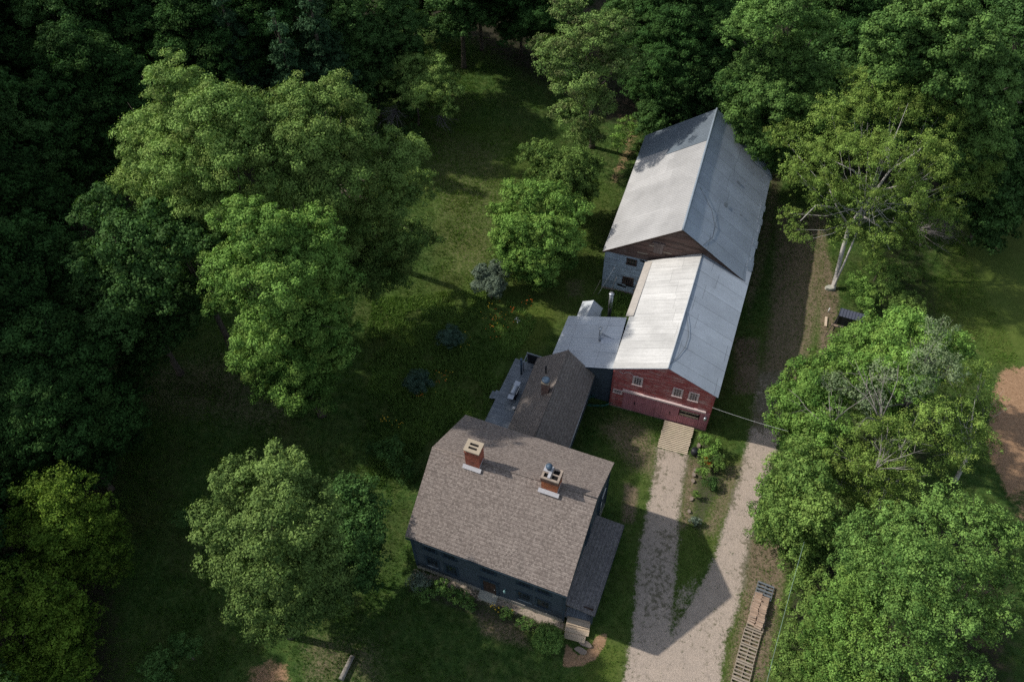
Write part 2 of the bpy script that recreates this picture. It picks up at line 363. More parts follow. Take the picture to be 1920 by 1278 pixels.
SOIL = [([(1852, 840), (1862, 740), (1880, 690), (1960, 685), (1990, 900), (1890, 930)], 1.3, 1), ([(1870, 880), (1960, 860), (1960, 1000), (1890, 990)], 1.6, .5),
        ([(450, 1290), (470, 1245), (510, 1225), (545, 1240), (552, 1290)], 1.0, .62),
        ([(1055, 1250), (1060, 1205), (1085, 1228), (1105, 1215), (1120, 1190), (1140, 1185), (1136, 1205), (1118, 1235), (1090, 1248)], .32, 1),
        ([(1160, 275), (1165, 225), (1200, 245), (1195, 290), (1160, 350), (1130, 345)], 1.2, .5),
        
        ([(1095, 860), (1113, 868), (1195, 925), (1185, 975), (1178, 975), (1170, 950)], .1, .0),
        ([(1850, 440), (1885, 490), (1920, 545), (1910, 520), (1870, 455)], .35, .8), ([(1825, 630), (1850, 690), (1842, 700), (1818, 640)], .3, .9),
        ([(1120, 180), (1350, 130), (1340, 205), (1215, 250), (1140, 255)], 2.0, .35)]
DRY = [([(1215, 1010), (1262, 1000), (1258, 1150), (1205, 1160)], 1.0, .34),
       ([(1120, 800), (1160, 775), (1225, 800), (1240, 850), (1230, 900), (1180, 880)], 1.4, .62),
       ([(1400, 1000), (1480, 1010), (1470, 1110), (1440, 1278), (1360, 1278), (1390, 1120)], .8, .75),
       ([(1285, 860), (1320, 850), (1300, 980), (1270, 1000)], .6, .7), ([(1360, 870), (1400, 860), (1370, 960), (1340, 1010), (1310, 1000)], .8, .6),
       ([(1375, 630), (1425, 630), (1430, 740), (1375, 740)], .8, .72), ([(1450, 300), (1475, 300), (1445, 470), (1405, 600), (1395, 560)], .8, .55), ([(1455, 380), (1560, 400), (1540, 600), (1480, 790), (1400, 820), (1440, 600)], 1.0, .66),
       ([(1545, 440), (1575, 560), (1560, 660), (1535, 680), (1535, 560)], .8, .9),
       ([(930, 560), (1000, 590), (1010, 660), (940, 680)], 3, .25), ([(1170, 900), (1200, 915), (1190, 980), (1165, 980)], .5, .8), ([(1060, 520), (1100, 520), (1095, 560), (1060, 560)], .8, .5),
       ([(760, 220), (960, 260), (960, 520), (820, 540), (800, 400)], 3, .35), ([(230, 680), (420, 650), (640, 760), (500, 820), (240, 780)], 2.5, .42), ([(560, 1180), (720, 1200), (720, 1290), (560, 1290)], 2, .5),
       ([(880, 1130), (980, 1170), (1000, 1220), (900, 1190)], .5, .6)]
LUSH_LIT = [([(1100, 870), (1150, 780), (1230, 800), (1260, 840), (1225, 900), (1200, 1100), (1180, 1290), (1060, 1290), (1130, 1170), (1175, 980)], 1, .30), ([(1290, 860), (1420, 850), (1340, 1050), (1250, 1190), (1262, 1000)], .6, .5), ([(1340, 1290), (1380, 1100), (1480, 1050), (1480, 1290)], .8, .4), ([(1400, 640), (1550, 430), (1580, 640), (1480, 780), (1330, 860), (1360, 760)], 1, .3), ([(780, 200), (980, 250), (1140, 350), (1140, 560), (1030, 640), (860, 560), (800, 380)], 3, .45), ([(700, 540), (860, 500), (1040, 600), (940, 780), (800, 820), (690, 740)], 3, .30),  # lush grass, with sunlit stretches of lawn lightened in the colour
    ([(960, 570), (1040, 560), (1050, 600), (1010, 660), (940, 660), (930, 620)], 1.2, 1), ([(830, 430), (930, 420), (930, 520), (820, 520)], 2, .5), ([(1690, 560), (1920, 420), (1920, 650), (1780, 640)], 2, .6), ([(1800, 380), (1960, 300), (1990, 700), (1860, 680), (1780, 560)], 2, .7),
        ([(1100, 1180), (1180, 1210), (1160, 1290), (1090, 1290)], .8, .7)]
FLOOR_SHADE = [([(-400, -300), (980, -300), (1400, 60), (1330, 200), (1190, 230), (1150, 230), (800, 30), (700, 60), (560, 300), (200, 560), (215, 1300), (-400, 1500)], 3, 1),  # forest floor, with the left side's shade put into its dark colour
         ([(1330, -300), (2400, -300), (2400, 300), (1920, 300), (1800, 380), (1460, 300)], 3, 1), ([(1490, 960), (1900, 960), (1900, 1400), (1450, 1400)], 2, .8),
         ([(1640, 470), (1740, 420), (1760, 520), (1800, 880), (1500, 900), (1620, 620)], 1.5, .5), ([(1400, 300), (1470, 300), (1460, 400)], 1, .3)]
BED = [([(1316, 815), (1350, 850), (1362, 900), (1330, 960), (1315, 1000), (1297, 990), (1300, 900)], .5, .55),
       ([(770, 1062), (1060, 1162), (1050, 1200), (900, 1160), (760, 1110)], .4, .55)]
def cover(X, Y):
    def acc(L, keep=0):
        r = np.zeros(X.shape)
        for pts, soft, st in L:
            if st: r = np.maximum(r, st*(1-sst(-soft, soft, poly_sd(X, Y, PG(pts)))))
        return r
    gr, so, dr, lu, fl, be = acc(GRAVEL), acc(SOIL), acc(DRY), acc(LUSH_LIT), acc(FLOOR_SHADE), acc(BED)
    return gr, np.maximum(so, 0), dr, lu, fl, be
def axis(lo, hi, c0, c1, fine, mid, far=900):
    a = list(np.arange(c0, c1+1e-6, fine)); x = c1
    while x < hi: x += mid; a.append(x)
    st = mid
    while x < far: st *= 1.5; x += st; a.append(x)
    x = c0; b = []
    while x > lo: x -= mid; b.append(x)
    st = mid
    while x > -far: st *= 1.5; x -= st; b.append(x)
    return np.array(b[::-1]+a)
ax = axis(-70, 90, -30, 42, .27, .8); ay = axis(0, 125, 15, 78, .27, .8)
GX, GY = np.meshgrid(ax, ay)
cv = cover(GX, GY)
GH = gz(GX, GY)+(fbm(GX, GY, 3.2, 5)-.5)*.16*(1-.85*np.clip(cv[0]*1.3, 0, 1))-.06
def gh(x, y):
    i = min(max(int(np.searchsorted(ax, x)), 1), len(ax)-1); j = min(max(int(np.searchsorted(ay, y)), 1), len(ay)-1)
    return float(GH[j, i])
gm = NT('ground_cover')
def _attr(n, ch):
    a = gm.N('ShaderNodeAttribute'); a.attribute_name = n; s = gm.N('ShaderNodeSeparateColor'); gm.L(a.outputs['Color'], s.inputs[0]); return [s.outputs[0], s.outputs[1], s.outputs[2]]
cA = _attr('cover_a', 0); cB = _attr('cover_b', 0)
oc = gm.coord('Object')
nL = gm.noise(oc, .22, 5, .6); nM = gm.noise(oc, 1.3, 6, .65); nS = gm.noise(oc, 6.5, 6, .75); nX = gm.noise(oc, 28, 3, .8)
def thr(mask, n, w=.16, k=.9):
    s = gm.math('ADD', mask, gm.math('MULTIPLY', gm.math('SUBTRACT', n, .5), k)); return gm.ramp(s, [(max(.5-w, 0), 0), (min(.5+w, 1), 1)])
grass = gm.ramp(nM, [(.3, (.030, .066, .015)), (.5, (.056, .106, .025)), (.72, (.108, .146, .042))])  # dark base colour holds the shade of the left lawn
grass = gm.mix(1, grass, gm.ramp(nS, [(.28, .62), (.72, 1.45)]), 'MULTIPLY')
grass = gm.mix(gm.ramp(nL, [(.45, 0), (.75, .6)]), grass, (.085, .078, .034))
grass = gm.mix(gm.math('MULTIPLY', cB[0], .75), grass, gm.mix(nS, (.075, .125, .018), (.17, .19, .040)))  # masked lawn lightened in the colour as if sunlit
dry = gm.ramp(nS, [(.3, (.125, .100, .062)), (.7, (.28, .215, .15))])
c = gm.mix(thr(cA[1], nS, .22, 1.4), grass, dry)
floor = gm.ramp(nM, [(.3, (.016, .024, .010)), (.6, (.050, .044, .030)), (.75, (.032, .054, .017))])  # dark forest floor, painted shade included
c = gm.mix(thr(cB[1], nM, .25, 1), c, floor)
bed = gm.ramp(nS, [(.3, (.040, .034, .028)), (.7, (.11, .095, .075))])
c = gm.mix(thr(cB[2], nS, .2, .8), c, bed)
soil = gm.ramp(nS, [(.25, (.20, .115, .062)), (.7, (.46, .30, .185))])
c = gm.mix(thr(cA[2], gm.math('ADD', gm.math('MULTIPLY', nM, .5), gm.math('MULTIPLY', nS, .5)), .1, 1.3), c, soil)
peb = gm.N('ShaderNodeTexVoronoi'); peb.inputs['Scale'].default_value = 19; gm.L(oc, peb.inputs['Vector'])
grav = gm.mix(nX, (.33, .272, .22), (.60, .505, .42)); grav = gm.mix(1, grav, gm.ramp(peb.outputs['Color'], [(.1, .82), (.9, 1.12)]), 'MULTIPLY')
grav = gm.mix(gm.ramp(nM, [(.35, 0), (.7, .45)]), grav, (.31, .265, .225))
nW = gm.math('ADD', gm.noise(oc, 2.6, 7, .7), gm.math('MULTIPLY', cA[1], .35)); grav = gm.mix(gm.ramp(gm.math('ADD', gm.math('MULTIPLY', nW, .7), gm.math('MULTIPLY', nL, .3)), [(.56, 0), (.64, .7)]), grav, (.085, .085, .040))
c = gm.mix(thr(cA[0], gm.math('ADD', gm.math('MULTIPLY', nM, .45), gm.math('MULTIPLY', nS, .55)), .10, 1.75), c, grav)
c = gm.mix(1, c, gm.ramp(nX, [(.25, .7), (.75, 1.28)]), 'MULTIPLY')
gm.col(c); gm.b.inputs['Roughness'].default_value = .95; gm.b.inputs['Specular IOR Level'].default_value = .1
gm.bump(gm.math('ADD', nS, gm.math('MULTIPLY', nX, .5)), .06, .8)
def grid_mesh(name, H, sel=None):
    ny, nx = GX.shape; idx = np.arange(nx*ny).reshape(ny, nx)
    q = np.stack([idx[:-1, :-1], idx[:-1, 1:], idx[1:, 1:], idx[1:, :-1]], -1).reshape(-1, 4)
    if sel is not None: q = q[(sel.ravel()[q] > 0).all(1)]
    used = np.unique(q); re = np.full(nx*ny, -1); re[used] = np.arange(len(used)); q = re[q]
    co = np.stack([GX.ravel(), GY.ravel(), H.ravel()], -1)[used]
    me = np_mesh(name, co, q)
    for an, chs in (('cover_a', (cv[0], cv[2], cv[1])), ('cover_b', (cv[3], cv[4], cv[5]))):
        at_ = me.attributes.new(an, 'FLOAT_COLOR', 'POINT'); arr = np.ones((len(used), 4), np.float32)
        for k, ch in enumerate(chs): arr[:, k] = ch.ravel()[used]
        at_.data.foreach_set('color', arr.ravel())
    me.polygons.foreach_set('use_smooth', [True]*len(q)); return me
def np_mesh(name, co, faces):
    me = bpy.data.meshes.new(name); n = len(co); k = faces.shape[1]; m = len(faces)
    me.vertices.add(n); me.vertices.foreach_set('co', np.ascontiguousarray(co, np.float32).ravel())
    me.loops.add(m*k); me.loops.foreach_set('vertex_index', np.ascontiguousarray(faces, np.int32).ravel())
    me.polygons.add(m); me.polygons.foreach_set('loop_start', np.arange(0, m*k, k, dtype=np.int32))
    me.update(calc_edges=True); return me
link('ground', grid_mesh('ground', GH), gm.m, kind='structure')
link('driveway', grid_mesh('driveway', GH+.012, cv[0] > .12), gm.m, kind='structure')

# ------------------------------------------------------------------ building helpers
V = Vector
class Wall:
    """vertical wall plane from a to b (xy), outward normal to the right of a->b"""
    def __init__(s, a, b):
        s.a = V((a[0], a[1], 0)); s.b = V((b[0], b[1], 0)); s.t = (s.b-s.a).normalized(); s.n = V((s.t.y, -s.t.x, 0)); s.L = (s.b-s.a).length
    def hit(s, px, py):
        d = V(ray(px, py)); c = V((0, 0, CH)); k = (s.a-c).dot(s.n)/d.dot(s.n); p = c+d*k
        return (p-s.a).dot(s.t), p.z
    def P(s, u, z, o=0): return s.a+s.t*u+s.n*o+V((0, 0, z))
    def box(s, mb, u0, u1, z0, z1, o0, o1):
        mb.box(s.a, s.t, -s.n, u0, u1, -o1, -o0, z0, z1)
def window(W, u, z, w, h, parent, nx=3, ny=4, frame='trim', sash=None, fw=.11, glass='glass', sub=True):
    fr = MB(W.t); d = .055
    W.box(fr, u-w/2-fw, u-w/2, z-h/2, z+h/2, .004, d); W.box(fr, u+w/2, u+w/2+fw, z-h/2, z+h/2, .004, d)
    W.box(fr, u-w/2-fw, u+w/2+fw, z+h/2, z+h/2+fw, .004, d+.012); W.box(fr, u-w/2-fw-.03, u+w/2+fw+.03, z-h/2-fw*.8, z-h/2, .004, d+.05)
    f = fr.build('window', M[frame], parent)
    g = MB(W.t); W.box(g, u-w/2, u+w/2, z-h/2, z+h/2, .004, .018); g.build('pane', M[glass], f)
    s = MB(W.t); m = .038
    for i in range(1, nx):
        x = u-w/2+w*i/nx; W.box(s, x-m/2, x+m/2, z-h/2, z+h/2, .0185, .038)
    for j in range(1, ny):
        y = z-h/2+h*j/ny; W.box(s, u-w/2, u+w/2, y-m/2, y+m/2, .0185, .034)
    W.box(s, u-w/2, u-w/2+m, z-h/2, z+h/2, .0185, .040); W.box(s, u+w/2-m, u+w/2, z-h/2, z+h/2, .0185, .040)
    s.build('sash', M[sash or frame], f); return f
def inset(c, o):      # c: FL FR BR BL xy vectors; o inset (front, right, back, left)
    c = [V((p[0], p[1], 0)) for p in c]; n = len(c); lines = []
    for i in range(4):
        a, b = c[i], c[(i+1) % 4]; t = (b-a).normalized(); nn = V((-t.y, t.x, 0)); lines.append((a+nn*o[i], t))
    out = []
    for i in range(4):
        (p, d), (q, e) = lines[i-1], lines[i]
        den = d.x*e.y-d.y*e.x; k = ((q.x-p.x)*e.y-(q.y-p.y)*e.x)/den; out.append(p+d*k)
    return out
def xy(p): return V((p[0], p[1], 0))

# ================================================================== main house
zE, zR, zB = 5.91, 9.33, 6.39
hFL, hFR, hBR, hBL = at(759, 1005, zE), at(1063, 1117.5, zE), at(1151.8, 866.5, zB), at(873, 777.2, zB)
hRL, hRR = at(810.4, 837.8, zR), at(1120, 934, zR)
house = empty('farmhouse', (float(hFL.x+hBR.x)/2, float(hFL.y+hBR.y)/2, 0), 'dark blue farmhouse under a brown shingle roof with two brick chimneys', 'house')
hc = inset([hFL, hFR, hBR, hBL], (.36, .22, .3, .22))
T = (hFR-hFL).normalized(); T.z = 0; T.normalize(); Wd = V((-T.y, T.x, 0))
mb = MB(T); z0 = .45
def wall_z(c, fl, fr, rl): return None
# walls: prism with gable ends
rl = xy(hRL); rr = xy(hRR)
def on_line(a, b, p): t = (b-a).normalized(); return a+t*((p-a).dot(t))
gl = on_line(hc[0], hc[3], rl); gr_ = on_line(hc[1], hc[2], rr)
th = .16
def up(p, z): return V((p.x, p.y, z))
eF, eB, eR = zE+.10, zB+.05, zR-.22
mb.face([up(hc[0], z0), up(hc[1], z0), up(hc[1], eF), up(hc[0], eF)])
mb.face([up(hc[1], z0), up(hc[2], z0), up(hc[2], eB), up(gr_, eR), up(hc[1], eF)])
mb.face([up(hc[2], z0), up(hc[3], z0), up(hc[3], eB), up(hc[2], eB)])
mb.face([up(hc[3], z0), up(hc[0], z0), up(hc[0], eF), up(gl, eR), up(hc[3], eB)])
wall_o = mb.build('wall', M['navy'], house)
mb = MB(T); fc = inset([up(p, 0) for p in hc], (-.04,)*4); mb.prism([(p.x, p.y) for p in fc], -.5, z0); mb.build('foundation', M['stone'], house)
mb = MB(T)
def ridge_sag(a, b, n, sag, r):   # points along a slightly wavy line
    out = []
    for i in range(n+1):
        t = i/n; out.append(a.lerp(b, t)+V((0, 0, -sag*math.sin(math.pi*t)+r.uniform(-.012, .012))))
    return out
def roof_panel(mb, e0, e1, r0, r1, n, sag, th, seed):   # eave e0->e1, ridge r0->r1
    r = random.Random(seed); E = ridge_sag(e0, e1, n, sag*.6, r); Q = ridge_sag(r0, r1, n, sag, random.Random(99))
    nn = (e1-e0).cross(r0-e0).normalized(); nn = nn if nn.z > 0 else -nn; dn = -nn*th
    for i in range(n):
        mb.face([E[i], E[i+1], Q[i+1], Q[i]]) if (E[i+1]-E[i]).cross(Q[i]-E[i]).z > 0 else mb.face([Q[i], Q[i+1], E[i+1], E[i]])
        mb.face([Q[i]+dn, Q[i+1]+dn, E[i+1]+dn, E[i]+dn]); mb.face([E[i]+dn, E[i+1]+dn, E[i+1], E[i]])
    for a, b in ((E[0], Q[0]), (Q[-1], E[-1])): mb.face([a, b, b+dn, a+dn])
roof_panel(mb, hFL, hFR, hRL, hRR, 8, .03, th, 1); roof_panel(mb, hBL, hBR, hRL, hRR, 8, .03, th, 2)
roof = mb.build('roof', M['shingle'], house)
mb = MB(T)
mb.tube([hRL+V((0, 0, -.02)), hRR+V((0, 0, -.02))], .05, 6); mb.build('ridge_cap', M['shingle'], roof)
mb = MB(T)     # fascia and corner boards
for a, b, z in ((hFL, hFR, 0), (hBL, hBR, 0)):
    mb.bar(a+V((0, 0, -.26)), b+V((0, 0, -.26)), .05, .16)
for p in hc: mb.bar(up(p, z0), up(p, 5.7), .17, .17)
mb.build('trim', M['navytrim'], house)
WF = Wall(hc[0], hc[1]); WRt = Wall(hc[1], hc[2])
for px, py in ((811, 1052), (846.5, 1066), (983, 1113), (1018.5, 1128)):
    u, z = WF.hit(px, py); window(WF, u, 2.05, .92, 1.35, house, 3, 4, 'navytrim', 'navytrim', .13)
    window(WF, u, 4.75, .92, 1.2, house, 3, 4, 'navytrim', 'navytrim', .13)
u, z = WF.hit(918, 1090)
window(WF, u, 4.75, .92, 1.2, house, 3, 4, 'navytrim', 'navytrim', .13)
mb = MB(T); WF.box(mb, u-.5, u+.5, .5, 2.6, .004, .05)
for k in range(3):
    WF.box(mb, u-.4, u-.06, .7+k*.62, 1.18+k*.62, .05, .075); WF.box(mb, u+.06, u+.4, .7+k*.62, 1.18+k*.62, .05, .075)
door = mb.build('door', M['brownwood'], house)
mb = MB(T); WF.box(mb, u-.72, u-.5, .5, 2.6, .004, .09); WF.box(mb, u+.5, u+.72, .5, 2.6, .004, .09); WF.box(mb, u-.78, u+.78, 2.6, 2.85, .004, .13); mb.build('frame', M['navytrim'], door)
mb = MB(T); p = WF.P(u+.4, 1.5, .09); mb.tube([p, p+WF.n*.06], [.03, .03], 8); mb.build('handle', M['steel'], door)
mb = MB(T); ul, zl = WF.hit(947, 1098); p = WF.P(ul, 2.0, .16); mb.lathe(p, [(0, -.2), (.07, -.18), (.10, .1), (.05, .17), (0, .24)], 8); WF.box(mb, ul-.03, ul+.03, 2.1, 2.15, .004, .16)
mb.build('lantern', m_plain('verdigris_copper', (.22, .38, .38), .5, var=.15), house)
# side windows upstairs on the right gable
for fr_, zz in ((.5, 4.6), (.78, 4.6), (.55, 7.5), (.80, 1.9)):
    window(WRt, WRt.L*fr_, zz, .85, 1.15, house, 3, 4, 'navytrim', 'navytrim', .12)
mb = MB(T); u, z = WRt.hit(1131, 925); mb.bar(WRt.P(u-.5, z-.1, .06), WRt.P(u+.5, z+.1, .06), .05); mb.bar(WRt.P(u-.5, z-.1, .06), WRt.P(u-.5, .4, .08), .05); mb.build('cable_conduit', M['white'], house)
# chimneys
def chimney(pxs, ztop, zbase, parent, mat, label=None, flash=True):
    c = [at(px, py, ztop) for px, py in pxs]      # BL, BR, FR, FL corners of the top
    ctr = sum(c, V((0, 0, 0)))/4
    wv = ((c[1]-c[0])+(c[2]-c[3]))/2; dv = ((c[0]-c[3])+(c[1]-c[2]))/2
    t = T.copy(); w_ = Wd.copy(); a = abs(wv.dot(t))/2; b = abs(dv.dot(w_))/2
    return ctr, t, w_, a, b
ctr, t, w_, a, b = chimney([(878.1, 821.9), (907.9, 830.4), (897.9, 851.9), (867.9, 843.2)], 11.15, 8, house, 'brick')
a -= .05; b -= .05
mb = MB(T); mb.box(ctr, t, w_, -a, a, -b, b, 8.0, 11.03); ch = mb.build('chimney', M['brick'], house)
mb = MB(T); sl = [(-.62, -.52), (.08, .18)]
h1 = .12
A_, B_ = a+.06, b+.06
mb.box(ctr, t, w_, -A_, A_, -B_, -b*.55, 11.03, 11.15); mb.box(ctr, t, w_, -A_, A_, -b*.15, b*.12, 11.03, 11.148); mb.box(ctr, t, w_, -A_, A_, b*.55, B_, 11.03, 11.15)
mb.box(ctr, t, w_, -A_, -a*.6, -b*.55, b*.55, 11.03, 11.149); mb.box(ctr, t, w_, a*.6, A_, -b*.55, b*.55, 11.03, 11.149); mb.build('cap', M['cap'], ch)
mb = MB(T); mb.box(ctr, t, w_, -a*.6, a*.6, -b*.55, b*.55, 11.03, 11.05); mb.build('flue', M['dark'], ch)
def slopez(p):      # roof height of the front slope of the house
    d = (xy(p)-xy(hRL)).dot(-Wd)
    e = (xy(hRL)-xy(hFL)).dot(Wd); return zR-(zR-zE)*d/e
def flashing(ctr, t, w_, a, b, par):
    mb = MB(T)
    p0 = xy(ctr)-w_*(b+.02); q = []
    for s1 in (-1, 1):
        for off in (0, .26): 
            p = p0+t*(s1*(a+.16))-w_*off; q.append(up(p, slopez(p)+.055))
    mb.slab([q[1], q[3], q[2], q[0]], .045)
    for s1 in (-1, 1):
        p1 = xy(ctr)+t*s1*(a+.012)-w_*b; p2 = xy(ctr)+t*s1*(a+.012)+w_*min(b, .3)
        mb.bar(up(p1, slopez(p1)+.12), up(p2, min(slopez(p2), zR)+.10), .02, .16)
    mb.build('flashing', M['lead'], par)
flashing(ctr, t, w_, a, b, ch)
mb = MB(T); mb.box(ctr, t, w_, -a-.03, a+.03, -b-.03, b+.03, 10.78, 10.86); mb.build('corbel', M['brick'], ch)
ctr, t, w_, a, b = chimney([(1024, 868.8), (1056.5, 883.9), (1046.5, 903.9), (1013.3, 895.1)], 10.75, 8, house, 'brick')
a -= .04; b -= .04
mb = MB(T); zt = 10.60
mb.box(ctr, t, w_, -a, a, -b, b, 8.0, zt-.35); ch = mb.build('chimney', M['brick2'], house)
mb = MB(T); mb.box(ctr, t, w_, -a-.05, a+.05, -b-.05, b+.05, zt-.35, zt); mb.build('corbel', m_brick('sooty_brick', (.16, .07, .05), (.09, .045, .035), (.2, .15, .13)), ch)
mb = MB(T)
for x0, x1, y0, y1 in ((-a-.05, a+.05, -b-.05, -b+.1), (-a-.05, a+.05, b-.1, b+.05), (-a-.05, -a+.1, -b+.1, b-.1), (a-.1, a+.05, -b+.1, b-.1), (-.06, .06, -b+.1, b-.1), (.06, a-.1, -.05, .05), (-a+.1, -.06, -.05, .05)):
    mb.box(ctr, t, w_, x0, x1, y0, y1, zt, zt+.13)
mb.build('cap', M['mortarcap'], ch)
mb = MB(T); mb.box(ctr, t, w_, -a+.1, a-.1, -b+.1, b-.1, zt, zt+.03); mb.build('flue', M['dark'], ch)
mb = MB(T); mb.box(ctr, t, w_, -a-.04, -.02, .02, b+.04, zt+.135, zt+.20); mb.box(ctr, t, w_, -a+.38, -.02, -b+.06, .0, zt+.135, zt+.24); mb.build('cover_plate', M['lead'], ch)
mb = MB(T); p = xy(ctr)-t*(a*.5)+w_*(b*.5); mb.lathe(up(p, zt+.2), [(.14, 0), (.14, .32), (.24, .34), (.24, .42), (.05, .55)], 14); mb.build('flue_cowl', M['bluegrey'], ch)
flashing(ctr, t, w_, a, b, ch)
# porch along the right side
zp1, zp2 = 2.55, 3.35
pA, pB, pC, pD = at(1062, 1132, zp2), at(1114.8, 1154.5, zp1), at(1170.8, 984, zp1), at(1126.4, 967.6, zp2)
inn = [on_line(hc[1], hc[2], xy(p)) for p in (pA, pD)]
mb = MB(T); mb.slab([up(inn[0], zp2), pB, pC, up(inn[1], zp2)], .12); por = mb.build('porch_roof', M['shingle_blue'], house)
mb = MB(T); po = [xy(pB), xy(pC)]; pt = (po[1]-po[0]).normalized()
mb.bar(up(po[0], zp1-.16), up(po[1], zp1-.16), .05, .12); mb.build('fascia', M['navytrim'], por)
Wp = Wall(po[0]-(po[0]-inn[0])*.09+pt*.25, po[1]-(po[1]-inn[1])*.09-pt*.2)
mb = MB(T)
for k in range(5): 
    p = Wp.P(Wp.L*k/4, 0); mb = MB(T); mb.bar(up(p, .3), up(p, zp1-.1), .13); mb.build('porch_post', M['navytrim'], house)
mb = MB(T); Wp.box(mb, 0, Wp.L, .3, 1.05, -.08, -.02); mb.build('porch_wall', M['navy'], house)
mb = MB(T); q = [inn[0]+pt*.25, Wp.P(0, 0), Wp.P(Wp.L, 0), inn[1]-pt*.2]; mb.prism([(p.x, p.y) for p in q], .12, .42); mb.build('porch_floor', M['deck'], house)
mb = MB(T); a0 = inn[0]+pt*.3; b0_ = Wp.P(.05, 0); Wd2 = Wall(a0, b0_); Wd2.box(mb, 0, Wd2.L, 2.2, 2.9, -.06, 0); mb.build('porch_header', M['brownwood'], house)

# steps
def steps_thing():
    a0 = at(1064, 1153, .4); s = empty('wooden_steps', (a0.x, a0.y, 0), 'pale wooden steps with three wide treads below the porch', 'steps')
    q = [(1064.5, 1154, 1108, 1162, .46), (1061.5, 1167, 1106, 1176, .30), (1060, 1180, 1099, 1190, .15)]
    for i, (x0, y0, x1, y1, z) in enumerate(q):
        # tread front edge from (x0,y?) to (x1,?)
        p0 = at(x0, y0, z); p1 = at(x1, y0+11, z); t = (p1-p0).normalized(); t.z = 0; n = V((t.y, -t.x, 0)); w = (p1-p0).length
        mb = MB(t); mb.box(p0, t, n, 0, w, 0, .57, z-.05, z); mb.build('tread', M['palewood'], s)
        mb = MB(t); mb.box(p0, t, n, .06, w-.06, .03, .49, -.1, z-.052); mb.build('riser', M['palewood'], s)
steps_thing()
for i, (x, y, lb) in enumerate(((1097, 1206, 'rough stone step just below the wooden porch steps'), (1089, 1219, 'flat stone step in the bare soil below the porch steps'))):
    p = G(x, y); mb = MB(); r = random.Random(i); a0_ = -.42; pts = []
    for k in range(9):
        q = k/9*6.283; ex_, ey_ = math.cos(q)*(.48+r.uniform(-.05, .08)), math.sin(q)*(.21+r.uniform(-.03, .05)); pts.append((p.x+ex_*math.cos(a0_)-ey_*math.sin(a0_), p.y+ex_*math.sin(a0_)+ey_*math.cos(a0_)))
    mb.prism(pts, -.15, .07); tag(mb.build('stepping_stone', M['fieldstone']), lb, 'stone')
mb = MB(T); q = [at(x, y, .28) for x, y in ((896, 1118), (900.5, 1104), (934.5, 1116), (929, 1131))]
q = [q[0], q[3], q[2], q[1]]; mb.prism([(p.x, p.y) for p in q], -.2, .28); o = mb.build('granite_doorstep', M['slab']); tag(o, 'pale granite slab set before the front door of the farmhouse', 'doorstep')
bv = o.modifiers.new('b', 'BEVEL'); bv.width = .03; bv.segments = 2

# ================================================================== ell with grey-brown roof
zer, zee = 5.152, 2.776
eR0 = at(1065.8, 655.7, zer); eRt = at(1115.6, 703.3, zee); eLt = at(1007, 671.5, zee); eRb = at(1068.5, 838, zee); eLb = at(951, 803, zee)
ed = ((eRb-eRt)+(eLb-eLt)).normalized(); ed.z = 0; ed.normalize()
ell = empty('kitchen_ell', (eR0.x+ed.x*4, eR0.y+ed.y*4, 0), 'low rear ell with worn grey-brown shingles and one small brick chimney', 'building')
en = V((-ed.y, ed.x, 0))      # points toward +x side (right)
if en.x < 0: en = -en
Lell = 9.6
eR1 = eR0+ed*Lell; eRb = eRt+ed*(Lell-1.4); eLb = eLt+ed*(Lell-.4)
mb = MB(en); roof_panel(mb, eRt, eRb, eR0, eR1, 5, .04, .13, 4); roof_panel(mb, eLt, eLb, eR0, eR1, 5, .04, .13, 5)
er = mb.build('roof', M['shingle_old'], ell); mb = MB(en); mb.tube([eR0, eR0+ed*(Lell-.4)], .065, 6); mb.build('ridge_cap', M['shingle_old'], er)
ec = [xy(eLb)+en*.2, xy(eRb)-en*.2, xy(eRt)-en*.2+ed*.2, xy(eLt)+en*.2+ed*.2]
mb = MB(en); g0 = on_line(ec[2], ec[3], xy(eR0))
mb.face([up(ec[1], -.1), up(ec[2], -.1), up(ec[2], zee-.06), up(ec[1], zee-.06)])
mb.face([up(ec[2], -.1), up(ec[3], -.1), up(ec[3], zee-.06), up(g0, zer-.2), up(ec[2], zee-.06)])
mb.face([up(ec[3], -.1), up(ec[0], -.1), up(ec[0], zee-.06), up(ec[3], zee-.06)]); mb.build('wall', M['navy'], ell)
We = Wall(ec[1], ec[2]); 
for f_ in (.3, .6): window(We, We.L*f_, 1.6, .8, 1.0, ell, 3, 3, 'navytrim', 'navytrim', .1)
We2 = Wall(ec[3], ec[0]); window(We2, We2.L*.35, 1.6, .9, 1.0, ell, 3, 3, 'navytrim', 'white', .1)
mb = MB(en); We2.box(mb, We2.L*.6, We2.L*.6+.95, .35, 2.35, .004, .05); mb.build('door', M['brownwood'], ell)
mb = MB(en); mb.tube([up(xy(eRb)-en*.02, zee-.12), up(xy(eRb)-en*.02, .1)], .045, 8); mb.tube([eRt+V((0, 0, -.12)), eRb+V((0, 0, -.12))], .05, 6); mb.build('gutter', M['steel'], ell)
